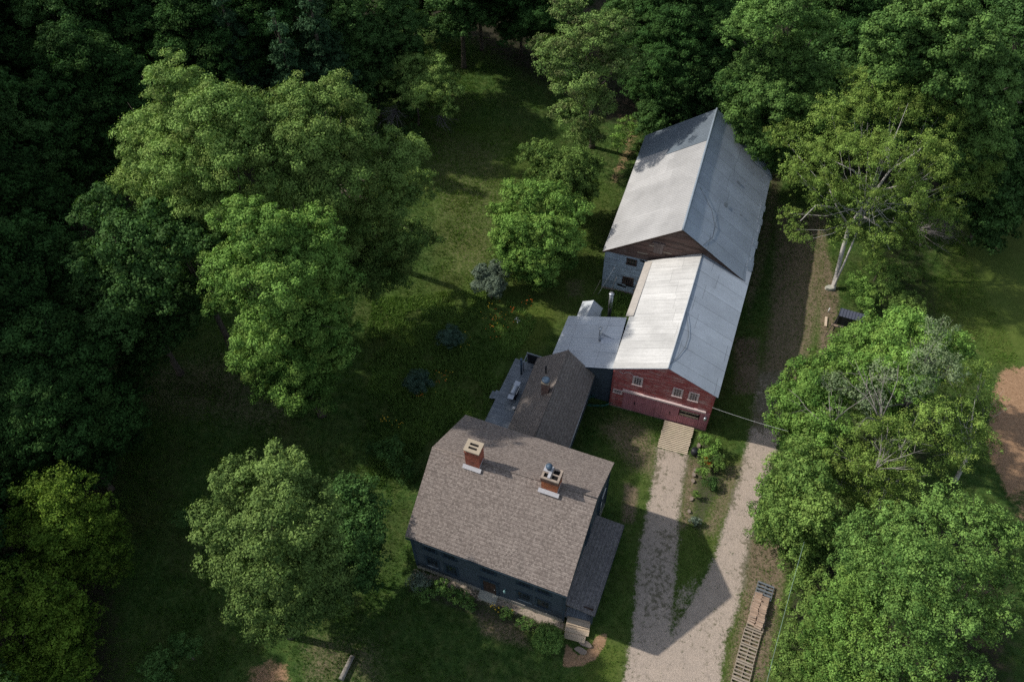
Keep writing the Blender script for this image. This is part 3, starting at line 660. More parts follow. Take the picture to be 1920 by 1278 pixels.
# small chimney
p = at(1020.5, 742.5, 4.35); cz = 4.35
mb = MB(en); c0 = at(1022, 725, 6.25); c0 = xy(at(1020.8, 740, 4.5)); mb.box(c0, en, -ed, -.29, .29, 0, .55, 3.9, 5.95); ch = mb.build('chimney', M['brick3'], ell)
mb = MB(en); mb.box(c0, en, -ed, -.33, .33, -.04, .59, 5.95, 6.03); mb.build('cap', M['cap'], ch)
mb = MB(en); mb.lathe(up(c0-ed*.28, 6.03), [(.22, 0), (.22, .14), (.33, .16), (.34, .22), (.12, .27)], 16); mb.build('flue_cowl', M['bluegrey'], ch)
mb = MB(en); pf = at(1033.5, 742, 4.75); pg = at(1037, 730, 4.75)
mb.slab([pf, pf+en*.16+V((0, 0, -.1)), pg+en*.16+V((0, 0, -.1)), pg], .03); mb.build('flashing', M['lead'], ch)
mb = MB(en); p = at(1023.5, 696, 4.2); mb.tube([up(p, 3.8), up(p, 4.95)], .07, 10); mb.build('vent_pipe', M['blackmetal'], ell)

# deck
dz = .70
dA, dB, dC = at(966.5, 671.5, dz), at(909.6, 787.6, dz), None
D = (dB-dA).normalized(); D.z = 0; D.normalize(); Dn = V((-D.y, D.x, 0)); Dn = Dn if Dn.x > 0 else -Dn
deck = empty('deck', (dA.x, dA.y, 0), 'grey board deck beside the rear ell of the farmhouse', 'deck')
wdk = (xy(ec[3])-xy(dA)).dot(Dn)-.02
mb = MB(D); LD = (dB-dA).length+.2; r = random.Random(3); nb = int(wdk/.142)
for k in range(nb):
    mb.box(dA, D, Dn, r.uniform(-.02, .02), LD, k*.142, k*.142+.134, dz-.035, dz+r.uniform(-.004, .004))
mb.build('decking', M['deck'], deck)
mb = MB(D); mb.box(dA, D, Dn, 0, LD, .02, .07, dz-.25, dz-.04); mb.box(dA, D, Dn, 0, .05, .07, wdk, dz-.25, dz-.04); mb.box(dA, D, Dn, 0.05, LD, 1.5, 1.55, dz-.25, dz-.04); mb.box(dA, D, Dn, .3, LD, .3, wdk, dz-.34, dz-.26); mb.build('joist', M['deck'], deck)
for a_ in (.1, LD*.33, LD*.66, LD-.1): mb = MB(D); mb.box(dA, D, Dn, a_, a_+.12, .07, .19, -.4, dz-.27); mb.build('footing_post', M['deck'], deck)
mb = MB(D); sx = LD-1.0; mb.box(dA, D, Dn, sx, sx+.3, .15, wdk-.3, dz+.004, dz+.18); mb.box(dA, D, Dn, sx+.35, LD+.1, .1, wdk-.3, dz+.10, dz+.33); mb.build('bench_step', M['deck'], deck)
mb = MB(D); k0 = LD*.51; mb.box(dA, D, Dn, k0, k0+.9, -.36, -.02, dz-.22, dz-.18); mb.box(dA, D, Dn, k0+.05, k0+.85, -.7, -.38, dz-.44, dz-.4); mb.build('side_step', M['deck'], deck)
# dark privacy screen at the far end
s0 = at(988, 660, 1.9); scr = empty('privacy_screen', (s0.x, s0.y, dz), 'dark boarded screen with pale frame at the far end of the deck', 'screen')
q0 = xy(at(989, 680, dz)); s_t = Dn
mb = MB(Dn); mb.box(q0, Dn, -D, .05, 2.2, 0, .05, dz+.02, dz+1.35); mb.build('panel', M['blackmetal'], scr)
mb = MB(Dn)
mb.box(q0, Dn, -D, -.06, .05, -.02, .09, dz, dz+1.45); mb.box(q0, Dn, -D, .05, 2.2, -.02, .08, dz+1.35, dz+1.45); mb.box(q0, Dn, -D, .05, 2.2, -.02, .08, dz-.0, dz+.06)
mb.box(q0, Dn, D, -.06, .03, 0, 1.0, dz+1.2, dz+1.3); mb.box(q0, Dn, D, -.06, .03, .93, 1.02, dz, dz+1.2)
mb.build('frame', M['deck'], scr)
p = at(977.5, 701, dz); mb = MB(); mb.tube([up(p, dz), up(p, dz+2.1)], .10, 10); mb.tube([up(p, dz+2.1), up(p, dz+2.2)], .13, 10); tag(mb.build('furled_parasol', M['bluegrey']), 'tall dark furled parasol standing on the deck by the screen', 'parasol')
# gas grill
def grill():
    c0 = at(964, 742, dz); g = empty('gas_grill', (c0.x, c0.y, dz), 'grey gas grill with side shelves standing on the deck', 'grill')
    mb = MB(D); mb.box(c0, D, Dn, -.42, .42, -.28, .28, dz+.12, dz+.78); mb.build('cabinet', M['blackmetal'], g)
    mb = MB(D); pts = []
    n = 8
    for i in range(n+1):
        a_ = math.pi*i/n; pts.append((-math.cos(a_)*.30, .86+math.sin(a_)*.24))
    for s1, s2 in ((-.44, .44),):
        L1 = [up(xy(c0)+D*s1+Dn*x, dz+z) for x, z in pts]; L2 = [up(xy(c0)+D*s2+Dn*x, dz+z) for x, z in pts]
        for i in range(n): mb.face([L1[i], L2[i], L2[i+1], L1[i+1]], True)
        mb.face(L1[::-1]); mb.face(L2)
    mb.build('hood', M['steel'], g)
    mb = MB(D); mb.box(c0, D, Dn, -1.0, -.45, -.25, .25, dz+.84, dz+.88); mb.build('side_shelf', M['steel'], g)
    mb = MB(D); mb.box(c0, D, Dn, .45, .95, -.25, .25, dz+.84, dz+.88); mb.build('side_shelf', M['steel'], g)
    mb = MB(D); mb.bar(up(xy(c0)-D*.4+Dn*.36, dz+1.0), up(xy(c0)+D*.4+Dn*.36, dz+1.0), .035); mb.build('handle', M['white'], g)
    for sx_ in (-.38, .34):
        for sy in (-.25, .21): mb = MB(D); mb.tube([up(xy(c0)+D*sx_+Dn*sy, dz+.06), up(xy(c0)+D*sx_+Dn*(sy+.04), dz+.06)], .058, 10); mb.build('wheel', M['blackmetal'], g)
grill()
p = at(964, 765.5, dz+.1); mb = MB(); mb.lathe(up(p, dz), [(.10, 0), (.14, .2), (.17, .22), (.15, .16), (.12, .1)], 14); tag(mb.build('flower_pot', M['white']), 'small white round pot on the grey deck boards', 'pot')

# ================================================================== red barn
be, bl_, br_ = 4.588, 4.803, 6.777; bz = -.55
bFL, bP, bFR = at(1147.9, 689.9, bl_), at(1252.7, 690, br_), at(1346.5, 745.6, be)
bBL, bPB, bBR = at(1214.2, 489.2, bl_), at(1315, 481.6, br_), at(1403, 534, be)
bBR = bBR+(bBR-bFR).normalized()*1.6; bPB = bPB+(bPB-bP).normalized()*.5  # roof back edge lengthened, unseen, to close a sun gap between the barns
barn = empty('red_barn', (bP.x, bP.y+6, bz), 'red clapboard barn with peeling paint under a sheet metal roof', 'barn')
bt = (bFR-bFL); bt.z = 0; bt.normalize(); bw = V((-bt.y, bt.x, 0))
mb = MB(bt); mid = bFL.lerp(bBL, .47)
roof_panel(mb, bFL, bBL, bP, bPB, 8, .05, .05, 6); rl_ = mb.build('roof', M['m_white'], barn)
mb = MB(bt); roof_panel(mb, bFR, bBR, bP, bPB, 8, .05, .05, 7); rr_ = mb.build('roof', M['m_grey'], barn); tag(rr_, 'dull grey right slope of the roof')
mb = MB(bt); mb.tube([bP, bPB], .06, 6); mb.bar(bFL+V((0, 0, -.06)), bP+V((0, 0, -.06)), .05, .1); mb.build('ridge_cap', M['m_flat'], barn)
# raised flashing strip along the back half of the left eave
mb = MB(bt); a_ = at(1179, 592, bl_+.04); b_ = at(1215, 490.5, bl_+.04)
sl_ = (bP-bFL).normalized(); mb.slab([a_-sl_*.28, a_+sl_*.42, b_+sl_*.42, b_-sl_*.28], .05); mb.build('eave_strip', m_plain('tan_flashing', (.42, .39, .35), .6, var=.25), rl_)
bc = inset([bFL, bFR, bBR, bBL], (.10, .18, 0, .12)); gpf = on_line(bc[0], bc[1], xy(bP))
mb = MB(bt)
mb.face([up(bc[0], bz), up(bc[1], bz), up(bc[1], be-.08), up(gpf, br_-.12), up(bc[0], bl_-.08)])
mb.face([up(bc[1], bz), up(bc[2], bz), up(bc[2], be-.08), up(bc[1], be-.08)])
mb.build('wall', M['red'], barn)
mb = MB(bt); mb.face([up(bc[3], bz), up(bc[0], bz), up(bc[0], bl_-.08), up(bc[3], bl_-.08)]); tag(mb.build('wall', M['greywall'], barn), 'weathered grey left wall')
mb = MB(bt); fc = inset(bc, (-.02, -.02, 0, -.02)); mb.prism([(p.x, p.y) for p in fc], bz-1.0, bz); mb.build('foundation', M['fieldstone'], barn)
WB = Wall(bc[0], bc[1])
for px, py in ((1195.7, 714), (1270.5, 735.5), (1300.5, 743.5)):
    u, z = WB.hit(px, py); window(WB, u, z, .62, .98, barn, 3, 4, 'trim', 'trim', .12)
u, z = WB.hit(1158.3, 733); window(WB, u, z, .62, .34, barn, 3, 2, 'trim', 'trim', .09)
# sliding doors under a long shed hood
uA, zA = WB.hit(1170.5, 729); uB, zB_ = WB.hit(1322, 773.5); ztop = (zA+zB_)/2
mb = MB(bt); WB.box(mb, uA-.1, uB+.05, ztop-.02, ztop+.16, .004, .20); mb.build('door_track', M['trim'], barn)
edges = [WB.hit(1168, 745)[0], WB.hit(1194.5, 745)[0], WB.hit(1229, 760)[0], WB.hit(1240, 765)[0], WB.hit(1272, 775)[0], WB.hit(1312, 780)[0], WB.L-.05]
for i in range(6):
    a_, b_ = edges[i], edges[i+1]
    if i == 4: continue
    mb = MB(bt); WB.box(mb, a_+.01, b_-.01, bz+.05+(.0 if i != 5 else .0), ztop-.05, .004, .07+.02*(i % 2)); 
    dd = mb.build('door' if i in (0, 1, 3) else 'door_panel', M['reddoor'], barn)
    if i in (0, 3):
        mb = MB(bt); WB.box(mb, b_-.14 if i == 0 else (a_+b_)/2, b_-.08 if i == 0 else (a_+b_)/2+.05, .55, .9, .1, .16); mb.build('handle', M['blackmetal'], dd)
a_, b_ = edges[4], edges[5]       # open half door, dark inside with a slatted rack
zc = (bz+ztop)/2
mb = MB(bt); WB.box(mb, a_+.02, b_-.02, ztop-.5, ztop-.05, .004, .08); mb.build('door_panel', M['reddoor'], barn)
mb = MB(bt); WB.box(mb, a_+.02, b_-.02, bz+.05, zc-.05, .004, .08); dd = mb.build('door', M['reddoor'], barn)
mb = MB(bt); WB.box(mb, a_+.02, b_-.02, zc-.05, ztop-.5, .004, .03); mb.build('opening', M['dark'], dd)
mb = MB(bt)
for k in range(2): WB.box(mb, a_+.1, b_-.1, zc+.2+k*.42, zc+.27+k*.42, .031, .06)
for k in range(14): WB.box(mb, a_+.1+k*(b_-a_-.25)/13, a_+.16+k*(b_-a_-.25)/13, zc-.02, zc+.2, .031, .05)
mb.build('slatted_rack', M['palewood'], dd)
M['redtrim'] = m_plain('faded_red_trim', (.30, .08, .08), .8, var=.3)
for uu in (.0, WB.L-.12): mb = MB(bt); WB.box(mb, uu, uu+.12, bz, 4.4, .004, .05); mb.build('corner_board', M['redtrim'], barn)
ul, zl = WB.hit(1323, 781); mb = MB(bt); mb.lathe(WB.P(ul, zl, .2), [(.0, -.22), (.13, -.2), (.13, .05), (.1, .12), (0, .14)], 12); WB.box(mb, ul-.04, ul+.04, zl-.1, zl+.3, .004, .2); mb.build('meter_box', M['steel'], barn)
u1, z1 = WB.hit(1162, 693); mb = MB(bt); r = random.Random(2)
pts = [WB.P(u1+k*.32, z1-.1-.22*math.sin(k*1.9), .07) for k in range(6)]; mb.tube(pts, .018, 5); mb.build('wall_cable', M['white'], barn)
# lightning cable lying across the grey slope
def slope_line(pxs, e0, e1, r0, off=.006):
    nn = (e1-e0).cross(r0-e0).normalized(); out = []
    for px, py in pxs:
        d = V(ray(px, py)); k = (e0-V((0, 0, CH))).dot(nn)/d.dot(nn); out.append(V((0, 0, CH))+d*k+(nn if nn.z > 0 else -nn)*off)
    return out
mb = MB(); mb.tube(slope_line([(1286, 583), (1290, 610), (1291, 630), (1285, 650), (1272, 668), (1256, 683)], bFR, bBR, bP), .012, 5); tag(mb.build('roof_cable', M['blackmetal'], rr_), 'thin dark cable curving over the grey slope')
# ramp
rp = [(1246, 787), (1301.5, 802), (1288, 853), (1232, 838)]
q = [at(*rp[0], -.35), at(*rp[1], -.35), at(*rp[2], -.02+float(gz(8, 36))), at(*rp[3], -.02+float(gz(8, 36)))]
ramp = empty('plank_ramp', tuple((q[0]+q[2])/2), 'pale plank ramp leading up to the red barn door', 'ramp')
mb = MB(bt); n = 16; r = random.Random(5)
for k in range(n):
    t0, t1 = (k+.04)/n, (k+.70)/n; j = r.uniform(-.03, .03)
    A1, B1 = q[0].lerp(q[3], t0), q[1].lerp(q[2], t0); A2, B2 = q[0].lerp(q[3], t1), q[1].lerp(q[2], t1); d_ = (B1-A1).normalized()*j
    mb.slab([A2+d_, B2+d_, B1+d_, A1+d_], .05)
mb.build('planking', M['paleplank'], ramp)
mb = MB(bt)
for f_ in (.04, .5, .96): mb.bar(q[0].lerp(q[1], f_)+V((0, 0, -.13)), q[3].lerp(q[2], f_)+V((0, 0, -.1)), .09, .14)
mb.build('beam', M['brownwood'], ramp)

# ================================================================== big grey barn
le, lr_, lz = 4.521, 9.414, -.55
lFL, lP, lBL, lPB, lBR = at(1130, 471, le), at(1280.3, 431.3, lr_), at(1210, 254.5, le), at(1344.5, 204, lr_), at(1451.5, 305, le)
lt = V((math.cos(R(-19.436)), math.sin(R(-19.436)), 0)); lw = V((-lt.y, lt.x, 0))
lFR = xy(lBR)-lw*((xy(lBR)-xy(lFL)).dot(lw)); lFR = up(lFR, le)
big = empty('grey_barn', (lP.x, lP.y+9, lz), 'large old barn with corrugated metal roof and weathered brown gable', 'barn')
# left slope: pale sheets in front, darker blue sheets at the far end with a stepped joint
mb = MB(lt); f1 = .745; f2 = .70
def bil(a, b, c, d, u, v): return a.lerp(b, u).lerp(d.lerp(c, u), v)    # a,b eave ; d,c ridge
def SL(u, v): return bil(lFL, lBL, lPB, lP, u, v)
roof_panel(mb, SL(0, 0), SL(.765, 0), SL(0, 1), SL(.765, 1), 7, .06, .05, 8)
lr1 = mb.build('roof', M['m_corr'], big)
mb = MB(lt); roof_panel(mb, SL(.765, 0), SL(1, 0), SL(.765, 1), SL(1, 1), 3, .02, .05, 9)
nrm = (SL(1, 0)-SL(0, 0)).cross(SL(0, 1)-SL(0, 0)).normalized(); nrm = nrm if nrm.z > 0 else -nrm
mb.slab([p+nrm*.02 for p in (SL(.715, .45), SL(.715, .985), SL(.77, .985), SL(.77, .45))], .012)
tag(mb.build('roof', M['m_corr_dark'], big), 'darker blue-grey sheets at the far end of the left slope')
mb = MB(lt); roof_panel(mb, lFR, lBR, lP, lPB, 8, .05, .05, 10)
nr = (lBR-lFR).cross(lP-lFR).normalized(); nr = nr if nr.z > 0 else -nr
r = random.Random(12)
for k in range(10):       # ragged sheet ends and patches
    u0 = r.uniform(.02, .93); w1 = r.uniform(.03, .06); a1 = bil(lFR, lBR, lPB, lP, u0, 0); b1 = bil(lFR, lBR, lPB, lP, u0+w1, 0); dn_ = (lFR-lP).normalized()*r.uniform(.05, .16)
    mb.slab([a1+dn_+nr*.015, b1+dn_+nr*.015, b1-dn_*4+nr*.02, a1-dn_*4+nr*.02], .012)
lrr = mb.build('roof', M['m_grey'], big); tag(lrr, 'dull grey patched right slope')
M['patchmetal'] = m_plain('dark_patch_metal', (.22, .25, .28), .5, var=.25)
for u0, v0, uw, vw in ((.60, .42, .018, .05), (.37, .52, .03, .04), (.40, .28, .01, .04)):
    mb = MB(lt); mb.slab([bil(lFR, lBR, lPB, lP, a1, b1)+nr*.022 for a1, b1 in ((u0, v0), (u0+uw, v0), (u0+uw, v0+vw), (u0, v0+vw))], .01); mb.build('patch', M['patchmetal'], lrr)
mb = MB(lt); mb.tube([lP.lerp(lPB, k/6)+V((0, 0, .03-.06*math.sin(math.pi*k/6))) for k in range(7)], .11, 6); mb.build('ridge_cap', m_plain('blue_grey_ridge_metal', (.24, .29, .34), .5, var=.25), big)
mb = MB(); mb.tube(slope_line([(1312, 350), (1325, 375), (1335, 395), (1341, 425), (1336, 445), (1318, 460)], lFR, lBR, lP), .012, 5); tag(mb.build('roof_cable', M['blackmetal'], lrr), 'thin dark cable curving over the grey slope')
lc = inset([lFL, lFR, lBR, lBL], (.2, .15, .15, .2)); gpl = on_line(lc[0], lc[1], xy(lP)); gpb = on_line(lc[2], lc[3], xy(lPB))
mb = MB(lt)
mb.face([up(lc[0], lz), up(lc[1], lz), up(lc[1], le-.1), up(lc[0], le-.1)]); mb.build('wall', M['greywall'], big)
mb = MB(lt); mb.face([up(lc[0], le-.1), up(lc[1], le-.1), up(gpl, lr_-.12)]); 
mb.face([up(lc[1], lz), up(lc[2], lz), up(lc[2], le-.1), up(lc[1], le-.1)]); mb.face([up(lc[2], lz), up(lc[3], lz), up(lc[3], le-.1), up(gpb, lr_-.12), up(lc[2], le-.1)])
mb.face([up(lc[3], lz), up(lc[0], lz), up(lc[0], le-.1), up(lc[3], le-.1)]); tag(mb.build('gable_wall', M['oldwood'], big), 'weathered brown boards')
mb = MB(lt); mb.prism([(p.x, p.y) for p in inset(lc, (-.03,)*4)], lz-.9, lz+.12); mb.build('foundation', M['fieldstone'], big)
WL = Wall(lc[0], lc[1])
u, z = WL.hit(1184.5, 491); window(WL, u, z, .75, .58, big, 3, 2, 'brownwood', 'oldwood', .12)
u, z = WL.hit(1177.5, 526); window(WL, u, z, .85, .72, big, 4, 3, 'brownwood', 'oldwood', .12)
mb = MB(lt)
for px, py, w1, h1_ in ((1162, 534, .5, .25), (1169, 537, .5, .2), (1181, 536, .9, .22), (1204, 489, .4, .2), (1208, 491, .3, .2), (1196, 541, .5, .3)):
    u, z = WL.hit(px, py); WL.box(mb, u-w1/2, u+w1/2, z-h1_/2, z+h1_/2, .003, .012)
mb.build('missing_shingles', M['dark'], big)
u, z = WL.hit(1196, 541); mb = MB(lt); r = random.Random(8)
for k in range(46):
    uu = u+r.uniform(-.4, 1.1); zz = lz+r.uniform(.1, 1.9); s_ = r.uniform(.08, .16); WL.box(mb, uu, uu+s_*1.3, zz, zz+s_, .002, r.uniform(.03, .09))
mb.build('exposed_rubble', M['fieldstone'], big)
u, z = WL.hit(1235, 465); mb = MB(lt); WL.box(mb, u-.42, u+.42, z-.65, z+.55, .004, .06); WL.box(mb, u-.6, u+.55, z+.56, z+.68, .004, .16); mb.build('hatch', m_boards('grey_hatch_boards', (.13, .10, .09), (.19, .15, .14), .12), big)
mb = MB(lt)
for px0, py0, px1, py1 in ((1195.5, 472, 1214, 476.5), (1244, 472, 1260, 474), (1217, 459, 1236, 463)):
    u0, z0_ = WL.hit(px0, py0); u1, z1 = WL.hit(px1, py1); WL.box(mb, u0, u1, z0_-.05, z0_+.05, .004, .05)
mb.build('loose_board', M['palletwood'], big)
mb = MB(lt); mb.bar(lFL+V((0, 0, -.1)), lP+V((0, 0, -.1)), .04, .16); mb.bar(lP+V((0, 0, -.1)), lFR+V((0, 0, -.1)), .04, .16); mb.build('rake_board', M['brownwood'], big)

# ================================================================== low connector with metal roof
f1z, f2z = 2.642, 4.396
cA, cB, cC, cD = at(1034.5, 667, f1z), at(1066, 592, f1z), at(1175, 595, f2z), at(1148.5, 691, f2z)
cA = cB+(cA-cB).normalized()*((cD-cC).length)
con = empty('connector_shed', ((cA.x+cC.x)/2, (cA.y+cC.y)/2, 0), 'low dark shed with dull metal roof joining ell and red barn', 'shed')
mb = MB(); mb.slab([cA, cD, cC, cB], .06); rf = mb.build('roof', M['m_flat'], con)
cc = inset([cA, cD, cC, cB], (.12, -.05, .12, .15))
mb = MB(); zz = [f1z, f2z, f2z, f1z]
for i in range(4):
    j = (i+1) % 4; mb.face([up(cc[i], -.7), up(cc[j], -.7), up(cc[j], zz[j]-.09), up(cc[i], zz[i]-.09)])
mb.build('wall', M['navy'], con)
mb = MB(); mb.bar(cA+V((0, 0, -.1)), cD+V((0, 0, -.1)), .04, .14); mb.build('fascia', M['navytrim'], con)
p = at(1124, 640, 3.72); mb = MB(); mb.tube([up(p, 3.5), up(p, 5.35)], .11, 12); mb.lathe(up(p, 5.35), [(.11, 0), (.2, .05), (.2, .13), (.05, .2)], 12); mb.lathe(up(p, p.z-.03), [(.2, 0), (.19, .06), (.12, .16)], 12); mb.build('stovepipe', M['steel'], con)
nn = (cD-cA).cross(cB-cA).normalized(); nn = nn if nn.z > 0 else -nn
def onroof(px, py, off=0):
    d = V(ray(px, py)); c = V((0, 0, CH)); k = (cA-c).dot(nn)/d.dot(nn); return c+d*k+nn*off
a1, b1, c1 = onroof(1126.5, 621, .01), onroof(1157, 638.5, .01), onroof(1126.5, 646, .01); ap = onroof(1128, 634, .42)
mb = MB(); mb.face([c1, b1, ap]); mb.face([b1, a1, ap]); mb.face([a1, c1, ap]); mb.face([a1, b1, c1]); mb.build('snow_splitter', M['steel'], rf)
# little gabled bulkhead at the back
kz, kr = 2.0, 2.9
kl0, kl1, kr0, kr1 = at(1081.6, 592.6, kz), at(1092.6, 564.8, kz), at(1119, 600, kz), at(1130.5, 578, kz); kp0, kp1 = at(1098, 597, kr), at(1113.4, 562.6, kr)
bh = empty('gabled_bulkhead', (kl0.x+1, kl0.y+1, -.3), 'small gabled metal-roofed entry behind the low connector shed', 'shed')
mb = MB(); mb.slab([kl0, kp0, kp1, kl1], .04); mb.slab([kp0, kr0, kr1, kp1], .04); mb.build('roof', M['m_flat'], bh)
kc = [xy(p) for p in (kl0, kr0, kr1, kl1)]; m_ = sum(kc, V((0, 0, 0)))/4; kc = [m_+(p-m_)*.9 for p in kc]
mb = MB(); 
for i in range(4):
    j = (i+1) % 4; pts = [up(kc[i], -.6), up(kc[j], -.6), up(kc[j], kz-.05)]
    if i in (0, 2): pts.append(up((kc[i]+kc[j])/2, kr-.12))
    pts.append(up(kc[i], kz-.05)); mb.face(pts)
mb.build('wall', M['greywall'], bh)
# free standing stack behind it
p = G(1141.5, 596); mb = MB(); mb.tube([up(p, p.z-.1), up(p, 1.0)], .17, 10); st = empty('metal_stack', (p.x, p.y, p.z), 'free-standing metal smoke stack with a round cap', 'stack')
mb.build('base_pipe', M['blackmetal'], st); mb = MB(); mb.tube([up(p, 1.0), up(p, 2.7)], .19, 12); mb.build('pipe', M['steel'], st)
mb = MB(); mb.lathe(up(p, 2.7), [(.12, 0), (.12, .1), (.25, .12), (.25, .18), (.05, .22)], 14); mb.build('cap', M['steel'], st)

# ------------------------------------------------------------------ foliage
def unit(n): v = rng.normal(size=(n, 3)); return v/np.linalg.norm(v, axis=1)[:, None]
def leaf_mesh(name, c, nrm, size, tint_shade, aspect=.62):
    n = len(c); r = rng.normal(size=(n, 3)); t = np.cross(nrm, r); t /= np.linalg.norm(t, axis=1)[:, None]+1e-9; b = np.cross(nrm, t)
    L = (size*rng.uniform(.5, 1.45, n))[:, None]*.5; W = L*aspect; fold = nrm*L*.25
    co = np.stack([c-t*L, c+b*W-fold*0+t*L*.1, c+t*L-fold, c-b*W+t*L*.1], 1).reshape(-1, 3)
    q = np.arange(n*4).reshape(n, 4); me = np_mesh(name, co, q)
    a = me.attributes.new('tint_shade', 'FLOAT_COLOR', 'POINT'); arr = np.ones((n, 4, 4), np.float32); arr[:, :, :3] = tint_shade[:, None, :]; a.data.foreach_set('color', arr.ravel())
    return me
def crown_points(lobes, br=.8, dens=15, leaf=.24, sparse=0., droop=0., flat=.8, fill=.12, cover=.36, ragged=.2, nsk=0):
    """lobes: [(x,y,z,R)] -> leaf centres, normals, tint. Leaves sit on the skins of many small billows"""
    C, Nn, T_ = [], [], []
    ex = []
    for il, (x, y, z, R_) in enumerate(lobes):      # every bough splits into smaller boughs
        lt_ = rng.normal(0, .15)-(.38 if il >= len(lobes)-nsk else 0)  # skirt boughs coloured darker, painting shade into the gaps between crowns
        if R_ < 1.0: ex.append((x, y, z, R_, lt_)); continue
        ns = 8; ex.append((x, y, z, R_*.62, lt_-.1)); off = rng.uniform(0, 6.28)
        for k in range(ns):
            a_ = off+k*2.399; hz_ = 1-(k+.5)/ns*1.45; rr0 = math.sqrt(max(0, 1-hz_*hz_)); dd = R_*rng.uniform(.55, .78); r1 = R_*rng.uniform(.30, .52)
            ex.append((x+math.cos(a_)*rr0*dd, y+math.sin(a_)*rr0*dd, z+hz_*dd*flat, r1, lt_+rng.normal(0, .12)))
    for (x, y, z, R_, lt_) in ex:
        b0_ = min(br, R_*.6); nb = max(5, int(4*math.pi*R_*R_*cover/(b0_*b0_)*(1-sparse)))
        d = unit(nb*2); d = d[d[:, 2] > -.55][:nb]; nb = len(d)
        ph = rng.uniform(0, 6.28, 3); lump = 1+ragged*np.sin(d[:, 0]*3.1+ph[0])*np.sin(d[:, 1]*3.7+ph[1])+ragged*.6*np.sin(d[:, 2]*5+ph[2]+d[:, 0]*4)
        rad = R_*lump*rng.uniform(.78, 1.04, nb); inner = rng.random(nb) < fill; rad[inner] *= rng.uniform(.35, .75, inner.sum())
        bc_ = d*rad[:, None]*np.array([1, 1, flat])+np.array([x, y, z])
        if droop: bc_[:, 2] -= droop*np.clip(1-d[:, 2], 0, 2)*rng.uniform(0, 1, nb)
        bR = np.minimum(br, R_*.6)*rng.uniform(.4, 1.2, nb); k = np.maximum(6, (dens*4*math.pi*bR*bR*.62).astype(int))
        bi = np.repeat(np.arange(nb), k); n = len(bi)
        u = unit(n); u[:, 2] = np.where(u[:, 2] < -.25, -u[:, 2]*.7, u[:, 2]); u = u*.85+d[bi]*.35; u /= np.linalg.norm(u, axis=1)[:, None]
        rr_ = bR[bi]*(rng.uniform(.55, 1.0, n)**.6)*(1+.18*rng.normal(size=n)); sc_ = np.array([1, 1, .72+droop*.25])
        c = bc_[bi]+u*rr_[:, None]*sc_
        nm = u*1.0+np.array([0, 0, .18])+rng.normal(size=(n, 3))*.40; nm /= np.linalg.norm(nm, axis=1)[:, None]
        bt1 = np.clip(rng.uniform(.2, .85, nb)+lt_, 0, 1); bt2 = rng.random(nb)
        tin = np.stack([np.clip(bt1[bi]+rng.normal(0, .16, n)+.25*u[:, 2], 0, 1), np.clip(bt2[bi]*.75+rng.random(n)*.35, 0, 1), np.clip(.10+.90*np.clip(u[:, 2]*.9+.42, 0, 1)*np.where(inner[bi], .45, 1.), 0, 1)], 1)  # paints occlusion: leaf tops lighter, undersides and inner leaves darker
        C.append(c); Nn.append(nm); T_.append(tin)
    return np.concatenate(C), np.concatenate(Nn), np.concatenate(T_)
def trunk_mesh(base, lobes, r0, seed, twigs=3):
    r = random.Random(seed); mb = MB(); zs = [l[2] for l in lobes]; top = V((sum(l[0] for l in lobes)/len(lobes), sum(l[1] for l in lobes)/len(lobes), max(zs)))
    base = V(base); H_ = top.z-base.z; fork = base.lerp(top, .38); fork.x = base.x+(top.x-base.x)*.22+r.uniform(-.2, .2); fork.y = base.y+(top.y-base.y)*.22
    mb.tube([base-V((0, 0, .3)), base+V((0, 0, .4)), base.lerp(fork, .5)+V((r.uniform(-.1, .1), r.uniform(-.1, .1), 0)), fork], [r0*1.5, r0*1.05, r0*.9, r0*.78], 10)
    mb.tube([fork, fork.lerp(top, .5)+V((r.uniform(-.3, .3),)*2+(0,)), top], [r0*.7, r0*.4, r0*.08], 8)
    for (x, y, z, R_) in lobes:
        c = V((x, y, z)); s = fork.lerp(top, r.uniform(0, .35)); m_ = s.lerp(c, .5)+V((0, 0, -.12*(c-s).length)); mb.tube([s, m_, c], [r0*.4, r0*.25, r0*.07], 6)
        for k in range(twigs):
            e = c+V((r.uniform(-1, 1), r.uniform(-1, 1), r.uniform(-.2, .9)))*R_*.85; mb.tube([s.lerp(c, r.uniform(.5, .95)), e], [r0*.13, r0*.02], 4)
    return mb
KIND = dict(
    olive=dict(mat='l_olive', br=.8, dens=26, leaf=.20, ragged=.28), green=dict(mat='l_green', br=.75, dens=26, leaf=.21), bright=dict(mat='l_bright', br=.7, dens=26, leaf=.21, ragged=.25),
    maple=dict(mat='l_maple', br=.85, dens=26, leaf=.17, cover=.34, ragged=.28), deep=dict(mat='l_deep', br=.9, dens=16, leaf=.28), dark=dict(mat='l_dark', br=.9, dens=19, leaf=.25),
    mid=dict(mat='l_mid', br=.85, dens=22, leaf=.23, ragged=.26), birch=dict(mat='l_birch', br=.5, dens=26, leaf=.15, droop=.9, cover=.25, ragged=.4), yellow=dict(mat='l_yellow', br=.8, dens=18, leaf=.2, droop=.5),
    silver=dict(mat='l_silver', br=.35, dens=60, leaf=.13, cover=.8, fill=.25), pine=dict(mat='l_pine', br=.8, dens=14, leaf=.3, flat=.6, droop=.3), airy=dict(mat='l_silverpoplar', br=.7, dens=14, leaf=.18, sparse=.35, ragged=.3))
M['l_silverpoplar'] = m_leaf('grey_green_foliage', (0.0664, 0.1129, 0.0509), (0.2228, 0.2892, 0.1490), (.2, .22, .1), .2)
NL = [0]
